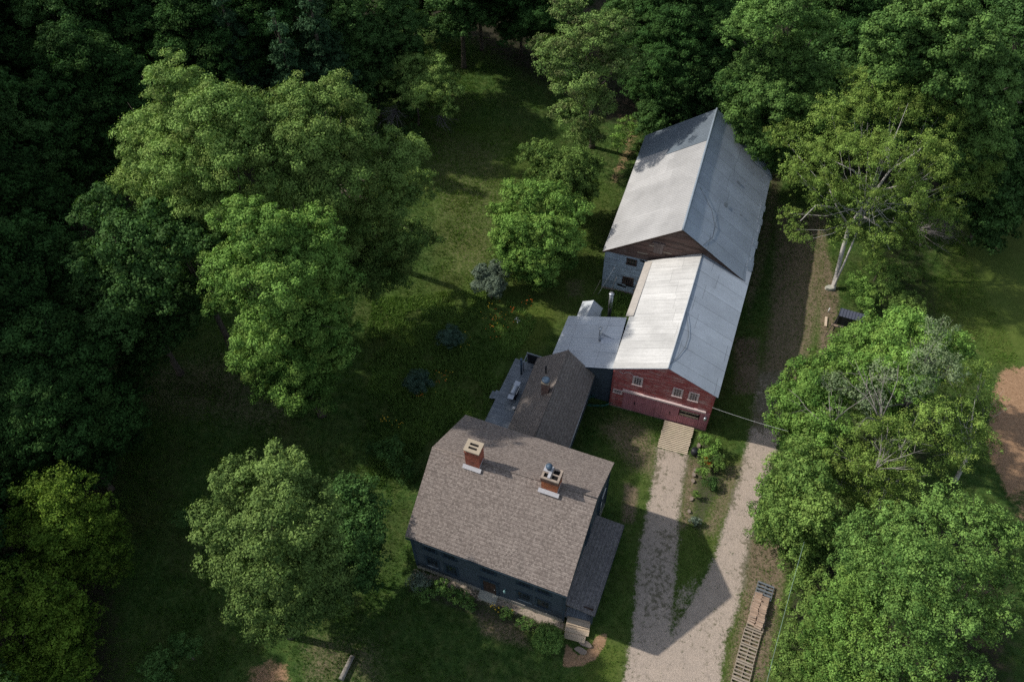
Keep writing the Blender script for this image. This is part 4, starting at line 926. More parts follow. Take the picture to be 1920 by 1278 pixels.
def tree(name, label, lobes, kind, cat='tree', skirt=0., base=None, group=None, r0=None, bark='bark', px=True, twigs=3, seed=1, over=None, far=1.0):
    K = dict(KIND[kind]); K.update(over or {}); mat = M[K.pop('mat')]; leaf = K.pop('leaf')*.76; K['dens'] = K.get('dens', 15)*1.75
    if px: lobes = [(lambda p, rr: (p.x, p.y, z, rr))(at(x, y, z), r_*mpp(x, y, z)) for (x, y, r_, z) in lobes]
    nsk = 0
    if skirt:
        n0_ = len(lobes)
        mx, my = sum(l[0] for l in lobes)/len(lobes), sum(l[1] for l in lobes)/len(lobes); lo = min(l[2] for l in lobes)
        lobes = lobes+[(mx+(x-mx)*.9, my+(y-my)*.9, max(z*skirt, R_*.8), R_*.92) for (x, y, z, R_) in lobes if z*skirt < lo+2.5][:9]
        nsk = len(lobes)-n0_
    if base is None: bx, by = sum(l[0] for l in lobes)/len(lobes), sum(l[1] for l in lobes)/len(lobes)
    else: g_ = G(*base); bx, by = g_.x, g_.y
    bz_ = float(gz(bx, by)); root = empty(name, (bx, by, bz_), label, cat, group)
    c, n, t = crown_points(lobes, nsk=nsk, **K); NL[0] += len(c)
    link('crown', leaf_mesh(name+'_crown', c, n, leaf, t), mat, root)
    hgt = max(l[2] for l in lobes)-bz_; trunk_mesh((bx, by, bz_), lobes, r0 or max(.04, hgt*.017), seed, twigs).build('trunk', M[bark], root)
    return root
def dead_branches(base, dirs, n, L, seed, name_parent, mat='deadwood', r=.04):
    rr_ = random.Random(seed); mb = MB()
    for k in range(n):
        d = V(dirs)+V((rr_.uniform(-.8, .8), rr_.uniform(-.8, .8), rr_.uniform(-.3, .6))); d.normalize(); l = L*rr_.uniform(.5, 1); b = V(base)
        pts = [b]; q = d.copy()
        for s_ in range(4): q = (q+V((rr_.uniform(-.3, .3), rr_.uniform(-.3, .3), rr_.uniform(-.25, .15)))).normalized(); pts.append(pts[-1]+q*l/4)
        mb.tube(pts, [r, r*.8, r*.55, r*.35, r*.12], 5)
        for t_ in range(5):
            s0_ = pts[rr_.randint(1, 3)]; e = s0_+(q+V((rr_.uniform(-1, 1), rr_.uniform(-1, 1), rr_.uniform(-.6, .5)))).normalized()*l*.35; mb.tube([s0_, e], [r*.35, r*.08], 4)
    return mb.build('dead_branch', M[mat], name_parent)

# --- the group of trees left of the middle
tree('olive_green_tree', 'tallest olive green tree in the clump left of the lawn, its crown catching the sun', [(330, 165, 62, 24.3), (400, 215, 75, 24.3), (275, 260, 66, 20.5), (350, 300, 88, 20.5), (445, 290, 82, 21.8), (470, 220, 62, 23.0), (290, 350, 66, 16.6), (400, 370, 70, 17.3)], 'olive', skirt=0.62, seed=1)
tree('olive_green_tree', 'broad olive green tree beside the lawn, right of the tallest one in the clump', [(560, 195, 56, 23.1), (625, 185, 52, 23.1), (560, 270, 80, 21.9), (660, 255, 72, 20.6), (740, 310, 62, 17.9), (630, 340, 82, 19.3), (720, 380, 68, 15.4), (775, 355, 48, 14.1), (540, 350, 60, 19.3), (650, 430, 68, 14.1), (715, 440, 50, 11.5), (675, 475, 48, 8.0), (720, 470, 34, 7.0), (640, 440, 50, 12)], 'olive', base=(650, 470), skirt=0.6, seed=2)
tree('round_dark_tree', 'dark green tree at the shaded left edge of the clump', [(192, 395, 48, 16.9), (245, 440, 64, 16.2), (190, 495, 58, 14.3), (265, 530, 68, 13.7), (225, 600, 60, 11.1), (165, 560, 38, 10.4), (310, 460, 55, 15.6)], 'deep', skirt=0.55, seed=3)
tree('bright_green_tree', 'bright green tree with rounded sunlit crown in front of the clump', [(455, 415, 56, 20.5), (500, 440, 62, 20.5), (590, 435, 56, 19.2), (440, 500, 56, 17.9), (530, 515, 78, 18.6), (605, 510, 60, 16.6), (435, 560, 48, 14.7), (510, 600, 70, 14.7), (590, 600, 62, 13.4), (490, 660, 58, 10.9), (560, 690, 62, 9.6), (620, 650, 42, 10.2)], 'bright', skirt=0.62, seed=4)
tree('leafy_tree', 'small green tree filling the gap between the olive and bright trees', [(330, 440, 50, 15.6), (300, 400, 36, 16.9), (370, 460, 40, 15.6)], 'deep', skirt=0.6, seed=5)  # deep foliage colour paints a shaded gap between the brighter crowns
# --- tree at the bottom left of the house
M['l_greygreen'] = m_leaf('grey_green_tree_foliage', (0.0516, 0.1028, 0.0259), (0.2048, 0.3099, 0.0826), (.19, .25, .07), .3)
KIND['greygreen'] = dict(mat='l_greygreen', br=.6, dens=24, leaf=.20, ragged=.22)
tree('grey_green_tree', 'large round grey-green tree on the dark lawn left of the farmhouse', [(445, 905, 56, 15.0), (530, 890, 58, 15.7), (425, 975, 54, 13.8), (510, 980, 74, 15.7), (595, 950, 56, 14.4), (430, 1050, 52, 11.9), (520, 1060, 72, 13.2), (600, 1040, 56, 11.9), (480, 1130, 52, 9.4), (545, 1120, 56, 9.4), (560, 1050, 55, 7.5), (480, 1060, 50, 7), (600, 1080, 45, 6)], 'greygreen', base=(545, 1190), skirt=.6, seed=6)
tree('shaded_tree', 'darker tree behind the large grey-green tree, between it and the farmhouse', [(655, 925, 42, 8), (675, 990, 48, 7.5), (640, 1050, 50, 6.5), (690, 955, 32, 7), (680, 1060, 36, 5)], 'mid', base=(680, 1090), skirt=0.5, seed=7, over=dict(mat='l_deep'))
# --- apple tree and the mid trees
ap = tree('apple_tree', 'spreading apple tree with bare grey lower branches at the top of the lawn', [(760, 130, 38, 7), (815, 135, 38, 7), (840, 175, 32, 5.5), (780, 180, 40, 6), (725, 150, 32, 6), (835, 205, 22, 4.5)], 'bright', base=(785, 235), seed=8, over=dict(mat='l_olive', br=.7, sparse=.2))
p = at(745, 205, 3); dead_branches(p, (-.4, -.9, -.3), 22, 3.6, 3, ap, r=.05); p = at(825, 215, 2.6); dead_branches(p, (.3, -.9, -.35), 16, 2.8, 4, ap, r=.04)
tree('leafy_young_tree', 'bright leafy young tree left of the grey shingled barn wall', [(950, 445, 34, 4.5), (1060, 450, 34, 4.5), (960, 490, 30, 3.2), (1020, 510, 30, 2.8), (985, 370, 40, 7), (1040, 370, 36, 7), (970, 425, 42, 6), (1030, 430, 46, 6), (1000, 480, 40, 4.5), (1075, 400, 32, 6), (940, 400, 24, 5)], 'bright', base=(1010, 540), skirt=0.5, seed=9, over=dict(br=.55, leaf=.2, dens=26))
tree('leafy_young_tree', 'leafy young tree just behind the bright one beside the big barn', [(1000, 290, 28, 6.5), (1110, 310, 24, 5), (1085, 350, 30, 5), (1020, 295, 34, 7), (1070, 305, 34, 6.5), (1100, 330, 28, 5.5), (1050, 335, 34, 6.5)], 'green', base=(1070, 390), skirt=0.5, seed=10, over=dict(br=.6))
M['l_vine'] = m_leaf('vine_foliage', (0.0603, 0.1222, 0.0324), (0.2388, 0.3724, 0.0991), (.17, .12, .08), .6)
tree('vine_covered_tree', 'tall tree draped in vines with a thinning brownish top near the big barn', [(1040, 110, 48, 14), (1105, 75, 54, 15.5), (1160, 120, 42, 13), (1080, 150, 54, 12), (1150, 55, 40, 16), (1070, 215, 36, 7), (1115, 190, 40, 8), (1100, 250, 32, 4), (1020, 90, 26, 14), (1060, 20, 34, 17)], 'mid', base=(1110, 275), seed=11, over=dict(mat='l_vine', br=.75, dens=18, leaf=.24))
tree('silver_shrub', 'round silvery green shrub at the edge of the wildflower bed', [(905, 515, 20, 1.8), (935, 505, 22, 2), (925, 535, 22, 1.5), (900, 535, 14, 1.2)], 'silver', cat='shrub', base=(922, 560), seed=12)
M['l_bluegreen'] = m_leaf('blue_green_foliage', (0.0332, 0.0734, 0.0489), (0.0878, 0.1515, 0.1056), (.1, .12, .05), .15)
for i, (x, y, r_, lb) in enumerate(((845, 632, 20, 'loose blue-green shrub at the left end of the wildflowers'), (783, 716, 21, 'low round dark teal shrub on the lawn left of the deck'))):
    tree('dark_shrub', lb, [(x-r_*.5, y, r_*.7, 1.1), (x+r_*.5, y+2, r_*.7, 1.0), (x, y-r_*.4, r_*.7, 1.2), (x, y+r_*.5, r_*.6, .7)], 'silver', cat='shrub', seed=14+i, over=dict(mat='l_bluegreen', br=.3))
# --- right of the barn
tree('maple_tree', 'round deep green maple just beyond the far corner of the big barn', [(1412, 126, 47, 14), (1472, 101, 49, 15), (1522, 146, 40, 13.5), (1442, 186, 56, 12.5), (1512, 196, 47, 11.5), (1397, 206, 38, 10), (1452, 246, 45, 8.5), (1502, 246, 40, 8.5), (1382, 161, 31, 11)], 'green', base=(1450, 300), skirt=0.6, seed=15, over=dict(mat='l_mid', br=.75, leaf=.25))
tree('maple_tree', 'taller green maple behind the round one, at the top of the photo', [(1430, 40, 46, 19), (1480, 20, 52, 20), (1530, 55, 40, 18), (1380, 60, 36, 17)], 'mid', base=(1480, 260), skirt=0.65, seed=16)
tree('tall_maple', 'tallest spreading maple behind the birch at the upper right', [(1680, 60, 56, 21), (1750, 30, 62, 22), (1810, 80, 62, 21), (1860, 140, 50, 18), (1840, 200, 56, 16), (1720, 110, 56, 19), (1660, 130, 44, 17), (1850, 260, 44, 13), (1780, 150, 56, 18), (1640, 90, 34, 18)], 'green', base=(1770, 330), skirt=0.65, seed=17, over=dict(br=.9, leaf=.28, mat='l_mid'))
tree('edge_tree', 'dark green tree at the right edge beyond the tall maple', [(1905, 60, 40, 20), (1915, 130, 36, 18), (1900, 10, 40, 21)], 'deep', base=(1900, 300), skirt=0.6, seed=18)
bi = tree('birch_tree', 'large leaning birch with pale trunk beside the track right of the barns', [(1560, 215, 43, 14), (1620, 190, 49, 15), (1690, 190, 53, 16), (1760, 220, 53, 15), (1530, 290, 43, 12), (1590, 280, 56, 13.5), (1660, 290, 59, 14), (1740, 290, 50, 13.5), (1810, 270, 43, 12), (1550, 360, 47, 10), (1620, 370, 47, 10.5), (1700, 360, 47, 11), (1590, 430, 35, 7.5), (1650, 440, 33, 7.5), (1500, 330, 28, 11), (1490, 430, 22, 7.5), (1850, 240, 26, 12), (1850, 310, 33, 10), (1790, 340, 37, 9.5), (1740, 400, 33, 8), (1700, 430, 32, 7), (1630, 150, 39, 16), (1710, 120, 43, 17), (1780, 160, 43, 16.5), (1490, 250, 29, 12), (1480, 310, 22, 10.5), (1640, 480, 25, 5.5), (1510, 450, 20, 6), (1780, 400, 34, 7.5), (1840, 350, 31, 8.5), (1870, 200, 32, 14), (1720, 460, 25, 5.5), (1480, 400, 22, 7), (1460, 250, 22, 11), (1660, 100, 31, 17.5), (1600, 140, 32, 15.5)], 'birch', base=(1562, 540), seed=19, bark='birch', r0=.10, twigs=1)
# birch trunk drawn where the photo shows it
mb = MB(); tp = [G(1562, 540), at(1577, 480, 2.6), at(1592, 425, 5), at(1610, 400, 6.2), at(1640, 360, 8.3), at(1668, 320, 10.5), at(1660, 270, 13)]
mb.tube([tp[0]-V((0, 0, .3))]+tp, [.36, .24, .21, .19, .17, .14, .09, .04], 10)
for a_, b_, c_ in (((1610, 400, 6.2), (1650, 425, 6.4), (1668, 468, 5.2)), ((1592, 425, 5), (1570, 390, 6.8), (1555, 355, 8.2)), ((1640, 360, 8.3), (1700, 345, 9), (1760, 330, 9.4)), ((1668, 320, 10.5), (1665, 260, 12), (1670, 210, 14.5)), ((1668, 320, 10.5), (1720, 285, 12), (1765, 240, 14)), ((1640, 360, 8.3), (1600, 320, 10.4), (1560, 300, 11.4)), ((1570, 390, 6.8), (1530, 385, 7.5), (1500, 415, 7.0))):
    mb.tube([at(*a_), at(*b_), at(*c_)], [.12, .08, .03], 6)
tag(mb.build('trunk', M['birch'], bi), 'pale leaning main trunk and limbs')
bs = G(1740, 470); br_o = empty('dead_brush', (bs.x, bs.y, bs.z), 'tangle of bare brown branches right of the birch', 'brush')
dead_branches(at(1720, 430, 1.6), (.8, -.1, .25), 34, 4.2, 5, br_o, r=.035); dead_branches(at(1760, 410, 2.0), (.5, -.8, -.05), 22, 3.8, 6, br_o, r=.03)
for i, (x, y, r_, z, k, lb) in enumerate(((1610, 530, 22, 1.3, 'bright', 'leafy bush at the foot of the leaning birch'), (1625, 560, 24, 1.4, 'bright', 'bright leafy bush directly behind the little black-roofed shelter'), (1665, 545, 26, 1.6, 'green', 'bush between the birch and the poplar thicket, behind another bush'), (1690, 510, 24, 1.5, 'green', 'dark bush beneath the bare brown branches'), (1650, 500, 22, 1.4, 'bright', 'low bush right of the birch trunk'), (1705, 570, 26, 1.6, 'green', 'bush touching the far side of the poplar thicket'))):
    tree('leafy_bush', lb, [(x-r_*.5, y, r_*.65, z), (x+r_*.5, y+3, r_*.7, z*.9), (x, y-r_*.45, r_*.6, z), (x+r_*.1, y+r_*.5, r_*.6, z*.7)], k, cat='bush', seed=30+i, over=dict(br=.4, leaf=.17, dens=30))
# --- thicket and big maple at the right
tree('poplar_tree', 'leafy poplar at the left front of the thicket beside the track', [(1500, 700, 38, 7), (1480, 750, 38, 7.5), (1530, 740, 46, 9), (1560, 690, 46, 8.5), (1600, 650, 42, 7.5), (1550, 800, 46, 9), (1500, 790, 30, 7)], 'bright', base=(1560, 860), skirt=0.55, seed=20, over=dict(br=.6, leaf=.2, dens=24), bark='greybark')
tree('poplar_tree', 'bright green poplar behind the black-roofed shelter', [(1640, 620, 40, 7.5), (1690, 610, 40, 8), (1740, 640, 40, 8), (1670, 670, 46, 9), (1620, 700, 40, 9), (1790, 650, 34, 7), (1700, 720, 48, 10)], 'bright', base=(1700, 760), skirt=0.55, seed=21, over=dict(br=.6, leaf=.2, dens=24), bark='greybark')
pp = tree('silver_poplar', 'pale grey-green poplar with bare whitish limbs above the thicket', [(1760, 620, 30, 12), (1745, 670, 36, 12), (1780, 690, 34, 11), (1720, 720, 36, 11), (1660, 700, 30, 10.5), (1630, 750, 34, 10.5), (1560, 720, 28, 10)], 'airy', base=(1660, 850), seed=22, bark='greybark', twigs=9)
for a_, d_, n_, l_, sd in ((at(1650, 790, 10.5), (.3, .7, .6), 7, 5.0, 31), (at(1555, 800, 9.5), (0, .8, .5), 5, 4.2, 32), (at(1640, 880, 9.5), (.4, .5, .5), 6, 4.0, 33)): dead_branches(a_, d_, n_, l_, sd, pp, mat='greybark', r=.05)
tree('birch_tree', 'smaller yellow-green birch on the right side of the thicket', [(1800, 720, 40, 9), (1840, 700, 34, 8.5), (1850, 760, 34, 7.5), (1800, 790, 46, 8.5), (1840, 830, 36, 6.5), (1750, 780, 44, 10), (1780, 850, 46, 7.5)], 'birch', base=(1790, 900), seed=23, bark='birch', twigs=6, over=dict(droop=.5, sparse=.1))
tree('birch_tree', 'yellow-green birch with white limbs in the middle of the thicket', [(1640, 810, 46, 10), (1700, 820, 44, 10), (1650, 880, 46, 9), (1590, 860, 42, 9), (1700, 890, 40, 8.5), (1660, 930, 34, 7.5)], 'birch', base=(1640, 960), skirt=0.6, seed=24, bark='birch', twigs=7, over=dict(droop=.4, sparse=.05))
tree('leafy_tree', 'green tree at the edge of the driveway, below the thicket', [(1480, 880, 40, 7), (1450, 920, 34, 6), (1520, 900, 42, 8), (1480, 960, 44, 6.5), (1435, 970, 26, 5), (1530, 960, 42, 7.5), (1560, 1000, 36, 6), (1500, 1010, 34, 4.5), (1520, 840, 40, 8)], 'green', base=(1530, 1030), skirt=0.5, seed=25, over=dict(br=.6, leaf=.2, dens=24))
tree('big_maple', 'largest maple with knobbly sunlit crown at the lower right', [(1620, 1010, 48, 11), (1690, 990, 52, 12.5), (1760, 960, 48, 12.5), (1830, 970, 48, 12), (1880, 1010, 44, 11), (1650, 1070, 52, 11.5), (1730, 1060, 58, 13.5), (1810, 1050, 56, 13), (1890, 1090, 46, 10.5), (1700, 1140, 56, 12), (1780, 1150, 58, 12), (1850, 1150, 50, 10.5), (1730, 1220, 52, 10), (1800, 1240, 50, 9), (1660, 1230, 46, 9)], 'maple', base=(1760, 1240), skirt=0.55, seed=26)
tree('maple_tree', 'maple at the bottom edge, left of the largest maple', [(1600, 1110, 46, 9), (1560, 1160, 46, 8), (1620, 1190, 48, 9), (1560, 1230, 46, 7.5), (1640, 1270, 48, 8), (1580, 1300, 46, 7), (1740, 1300, 46, 8)], 'maple', base=(1600, 1300), skirt=0.5, seed=27, over=dict(mat='l_bright'))
for i, (x, y, r_, z, lb) in enumerate(((1500, 1060, 34, 3, 'vine-covered bush at the end of the bare grass strip, beside the driveway tree'), (1510, 1110, 34, 3, 'vine-covered bush level with the darkest pallet'), (1525, 1160, 36, 3.4, 'tall vine-covered bush right of the firewood'), (1490, 1200, 30, 2.4, 'vine-covered bush below the firewood level'), (1470, 1250, 32, 2, 'vine-covered bush at the bottom edge right of the pallets'), (1530, 1260, 40, 3.4, 'taller vine-covered bush at the bottom edge'), (1480, 1300, 30, 2, 'vine-covered bush cut by the bottom edge'))):
    tree('vine_covered_bush', lb, [(x-r_*.4, y, r_*.62, z), (x+r_*.5, y, r_*.7, z*1.1), (x, y-r_*.5, r_*.62, z), (x, y+r_*.45, r_*.6, z*.75)], 'green', cat='bush', seed=50+i, over=dict(br=.45, leaf=.19, dens=28))
tree('yellow_bush', 'small yellowing bush between the bare grass strip and the vines', [(1466, 1138, 12, .8), (1472, 1128, 9, .7)], 'yellow', cat='bush', seed=60, over=dict(br=.25, leaf=.12, dens=50, mat='l_birch'))
# --- left side trees in the shade
tree('yellow_green_tree', 'yellow-green drooping tree at the left edge, the upper one', [(60, 930, 50, 9), (120, 920, 48, 10), (50, 985, 48, 8), (120, 985, 56, 9), (170, 960, 48, 8), (100, 1040, 48, 6.5), (180, 1030, 40, 6)], 'yellow', base=(110, 1090), skirt=0.5, seed=28)
tree('yellow_green_tree', 'yellow-green drooping tree in the bottom left corner', [(30, 1100, 50, 8), (90, 1120, 46, 8), (20, 1170, 52, 7), (100, 1190, 50, 6), (130, 1130, 34, 6), (40, 1250, 50, 5), (120, 1250, 40, 4.5)], 'yellow', base=(60, 1290), skirt=0.5, seed=29, over=dict(mat='l_yellow'))
for i, (x, y, r_, z, k, lb) in enumerate(((350, 975, 22, 1.5, 'deep', 'low green bush at the left foot of the large grey-green tree'), (300, 1255, 36, 3, 'deep', 'green bush at the bottom edge in the dark left corner'), (345, 1215, 26, 2.5, 'deep', 'lighter bush above the one at the bottom edge'), (735, 840, 24, 1.5, 'deep', 'weedy bush on the lawn left of the farmhouse roof corner'), (760, 880, 22, 1.2, 'deep', 'low weedy bush close to the left wall of the farmhouse'), (700, 840, 14, 1, 'deep', 'small bush on the dark lawn above the grey-green tree'),
        (1180, 238, 22, 1.6, 'bright', 'bright bush near the far left corner of the big barn'), (1160, 262, 14, 1.2, 'bright', 'small bush beside a bare patch near the big barn'), (770, 205, 24, 1.5, 'deep', 'dark bush under the apple tree'), (770, 255, 24, 1.5, 'deep', 'dark bush below the apple tree on the lawn edge'))):
    tree('leafy_bush', lb, [(x-r_*.5, y, r_*.65, z), (x+r_*.5, y+3, r_*.65, z*.9), (x, y-r_*.45, r_*.6, z), (x, y+r_*.5, r_*.6, z*.6)], k, cat='bush', seed=70+i, over=dict(br=.4, leaf=.18, dens=26))
# --- house-front planting
tree('round_boxwood', 'round bright green clipped shrub beside the wooden porch steps', [(1027, 1196, 26, .95), (1027, 1190, 20, 1.2), (1018, 1200, 18, .8), (1037, 1202, 18, .8)], 'maple', cat='shrub', base=(1027, 1204), seed=80, over=dict(br=.22, leaf=.11, dens=70, cover=.7, ragged=.04))
for i, (x, y, r_, z, k, lb) in enumerate(((985, 1168, 15, .7, 'deep', 'dark green bush left of the round clipped shrub'), (785, 1088, 20, 1.0, 'silver', 'pale grey-green bush at the left front corner of the farmhouse'), (793, 1112, 18, .8, 'mid', 'leafy plant clump just below the pale corner bush'), (830, 1100, 20, .8, 'deep', 'dark leafy plants under the two left windows'), (860, 1115, 20, .8, 'deep', 'dark leafy plants left of the granite doorstep'), (880, 1130, 14, .6, 'deep', 'low plants with a red flower beside the doorstep'), (950, 1150, 14, .5, 'deep', 'low plants right of the doorstep'))):
    tree('garden_plant', lb, [(x-r_*.45, y, r_*.6, z), (x+r_*.45, y+2, r_*.6, z*.9), (x, y+r_*.4, r_*.55, z*.6), (x, y-r_*.3, r_*.5, z)], k, cat='plant', seed=81+i, over=dict(br=.24, leaf=.13, dens=50, mat='l_'+('silver' if k == 'silver' else 'mid')))
for i, (x, y, r_, z, k, lb) in enumerate(((1322, 822, 10, .7, 'bright', 'yellow-green hosta clump nearest the barn corner'), (1337, 832, 12, .8, 'bright', 'yellow-green plant clump at the top right of the garden bed'), (1327, 848, 12, .8, 'bright', 'yellow-green plant clump in the middle of the garden bed'), (1343, 858, 12, .7, 'mid', 'blue-green spiky plant clump at the right of the garden bed'), (1345, 874, 10, .6, 'green', 'lower dark green plant clump of the garden bed'), (1320, 866, 9, .6, 'green', 'green plant clump left of the orange flowers'), (1317, 884, 9, .6, 'bright', 'small bright plant clump below the orange flowers'), (1306, 925, 7, .45, 'green', 'small bright plant by the stone edging of the bed'), (1303, 975, 8, .5, 'silver', 'thin grey-green plant at the lower end of the bed'), (1335, 905, 12, .35, 'deep', 'low sprawling plant on the bare soil of the bed'))):
    tree('garden_plant', lb, [(x-r_*.5, y, r_*.8, z), (x+r_*.5, y+1, r_*.8, z*.9), (x, y+r_*.5, r_*.7, z*.6)], k, cat='plant', seed=95+i, over=dict(br=.22, leaf=.13, dens=55))
# --- forest behind: a few prototypes, copied
def proto(kind, lab, lobes, seed, h, mat=None, far=1.0, bark='bark', ov=None):
    o = dict(mat=mat) if mat else {}; o.update(ov or {})
    return tree('forest_tree', lab, lobes, kind, px=False, seed=seed, skirt=.55, over=o, group='trees of the surrounding forest', far=far, bark=bark)
def rl_lobes(n, Rc, h, seed, r_=(1.6, 2.6), zf=.55):
    r = random.Random(seed); out = [(0, 0, h, Rc*.5)]
    for k in range(n):
        a_ = k*2.4+r.uniform(-.3, .3); d = Rc*math.sqrt((k+.6)/n)*.8; z = h*(1-zf*(d/Rc)**1.6)+r.uniform(-.8, .5); out.append((d*math.cos(a_), d*math.sin(a_), z, r.uniform(*r_)))
    return out
PR = []
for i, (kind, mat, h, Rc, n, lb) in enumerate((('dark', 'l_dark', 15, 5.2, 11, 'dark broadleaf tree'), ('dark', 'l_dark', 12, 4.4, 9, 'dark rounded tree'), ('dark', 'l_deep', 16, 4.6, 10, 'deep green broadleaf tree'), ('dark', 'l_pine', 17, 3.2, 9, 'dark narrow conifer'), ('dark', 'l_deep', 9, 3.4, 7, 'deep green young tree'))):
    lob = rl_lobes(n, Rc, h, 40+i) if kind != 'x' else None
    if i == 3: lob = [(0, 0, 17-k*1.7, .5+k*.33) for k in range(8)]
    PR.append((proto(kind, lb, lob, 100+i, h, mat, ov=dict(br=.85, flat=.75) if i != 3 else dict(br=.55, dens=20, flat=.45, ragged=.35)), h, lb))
bpy.context.view_layer.update()
PK = [(o, [(k, children(k)) for k in children(o)], h, lb) for o, h, lb in PR]
FT = [  # crown centre in the photo, which prototype, scale, height factor, words
 (40, 40, 0, .95, 'in the top left corner'), (130, 60, 2, 1.0, 'at the top left, second from the corner'), (225, 60, 0, 1.0, 'along the top edge left of the conifers'), (60, 170, 1, 1.0, 'at the left edge below the corner tree'), (165, 165, 0, .95, 'left of the tallest olive tree, upper'), (300, 30, 1, 1.1, 'along the top edge above the olive tree'),
 (30, 285, 2, .85, 'at the left edge, a third of the way down'), (115, 250, 1, 1.0, 'left of the olive tree, in deep shade'), (45, 400, 0, .8, 'at the left edge level with the bright tree'), (60, 520, 1, 1.0, 'at the left edge beside the round dark tree'), (40, 620, 0, .8, 'at the left edge below the middle'), (110, 700, 1, 1.0, 'left of the dark bare ground'), (30, 740, 2, .7, 'at the left edge above the yellow-green trees'), (120, 800, 0, .75, 'just above the yellow-green trees'), (20, 850, 1, .8, 'at the left edge touching the yellow-green trees'),
 (380, 90, 0, .95, 'behind the olive tree at its upper right'), (430, 60, 3, 1.0, 'standing narrow and pale above the olive trees'), (470, 130, 4, 1.0, 'between the two olive trees at the back'), (510, 40, 0, 1.0, 'at the top edge between two conifers'), (535, 110, 3, .9, 'behind the broad olive tree'), (590, 40, 3, 1.05, 'at the top edge above the broad olive tree'), (600, 110, 4, 1.1, 'low behind the broad olive tree'),
 (655, 60, 2, .9, 'at the top left of the lawn'), (735, 50, 2, .85, 'rounded, touching the top of the lawn'), (700, 120, 4, 1.1, 'beside the apple tree'), (770, -25, 1, .9, 'cut by the top edge above the lawn'), (900, -45, 0, .9, 'cut by the top edge at the end of the lawn'), (975, -10, 1, .9, 'cut by the top edge left of the vine-covered tree'), (1230, 60, 0, .9, 'behind the vine-covered tree'), (1290, 40, 2, .95, 'at the top edge between the barn and vine-covered tree'), (1250, 130, 1, .8, 'close behind the big barn'), (1330, 90, 0, .85, 'behind the round maple on its left'), (1350, 20, 1, 1.1, 'at the top edge above the big barn'),
 (1580, 40, 0, .95, 'in the dark gap between the two groups of maples'), (1590, 120, 1, 1.0, 'in the dark gap behind the birch'), (1620, 20, 2, .9, 'at the top edge right of the maples'), (1200, 15, 2, .95, 'at the top edge right behind the vine-covered tree'), (1265, 95, 0, .9, 'behind the far gable of the big barn, left'), (1315, 150, 4, 1.1, 'young, close behind the far ridge end of the big barn'), (1345, 70, 1, 1.0, 'behind the round maple, upper left'), (1020, -30, 0, 1.0, 'behind the vine-covered tree, cut by the top edge'), (1530, 130, 4, 1.3, 'low between the round maple and the birch'), (1560, 190, 4, 1.2, 'low behind the left side of the birch'),
 (1880, 340, 4, 1.1, 'young, at the edge of the shaded meadow'), (1240, 190, 4, .8, 'young, by the far left corner of the big barn'),
 (1850, -25, 0, 1.0, 'beyond the tall maple, cut by the top edge'), (1950, 30, 2, 1.0, 'in the top right corner'), (1740, -40, 1, 1.2, 'beyond the tall maple at its left, cut by the top edge'), (860, -60, 2, 1.1, 'beyond the top end of the lawn, deepest in the woods'),
 (1900, 210, 0, .75, 'at the right edge behind the birch'), (1890, 290, 1, .7, 'at the right edge above the shaded meadow'),
]
first = {}
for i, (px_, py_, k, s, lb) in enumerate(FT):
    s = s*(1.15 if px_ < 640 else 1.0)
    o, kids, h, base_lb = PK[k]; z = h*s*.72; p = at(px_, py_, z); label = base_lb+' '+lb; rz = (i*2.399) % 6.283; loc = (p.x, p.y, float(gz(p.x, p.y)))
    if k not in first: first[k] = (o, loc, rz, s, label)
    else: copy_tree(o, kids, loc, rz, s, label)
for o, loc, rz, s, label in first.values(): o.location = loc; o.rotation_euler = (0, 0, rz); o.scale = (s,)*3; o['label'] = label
# unseen trees added beyond the frame that shade the lawn and close the forest
r = random.Random(21)
E2 = []
for i in range(46):
    if i < 26: x = -r.uniform(30, 50)-(i % 2)*6; y = 6+i*3.6
    else: x = -75+(i-26)*8.0+r.uniform(-2, 2); y = 112+r.uniform(0, 14)+abs(x)*.05
    k = [0, 1, 2, 0, 1][i % 5]; E2.append((x, y, k, (r.uniform(1.55, 1.85) if y > 36 else r.uniform(1.0, 1.15)) if i < 26 else r.uniform(1.0, 1.3)))  # left row scaled tall for more shade on the lawn
for x, y, k, s in E2:
    # only where the photo cannot show them
    for _ in range(60):
        q = V((x, y, 9*s))-V((0, 0, CH)); d = q.dot(V(FWD)); u_ = 960+FPX*q.dot(V(CR))/d; v_ = 639-FPX*q.dot(V(CU))/d; rp = FPX*4.6*s/d
        if u_ < -rp or v_ < -rp or v_ > 1278+rp or u_ > 1920+rp: break
        if y < 105: x -= 1
        else: y += 1.5
    o, kids, h, base_lb = PK[k]
    copy_tree(o, kids, (x, y, float(gz(x, y))), r.uniform(0, 6.28), s, 'unseen dark broadleaf forest tree added beyond the edge of the clearing')
print('leaves', NL[0])

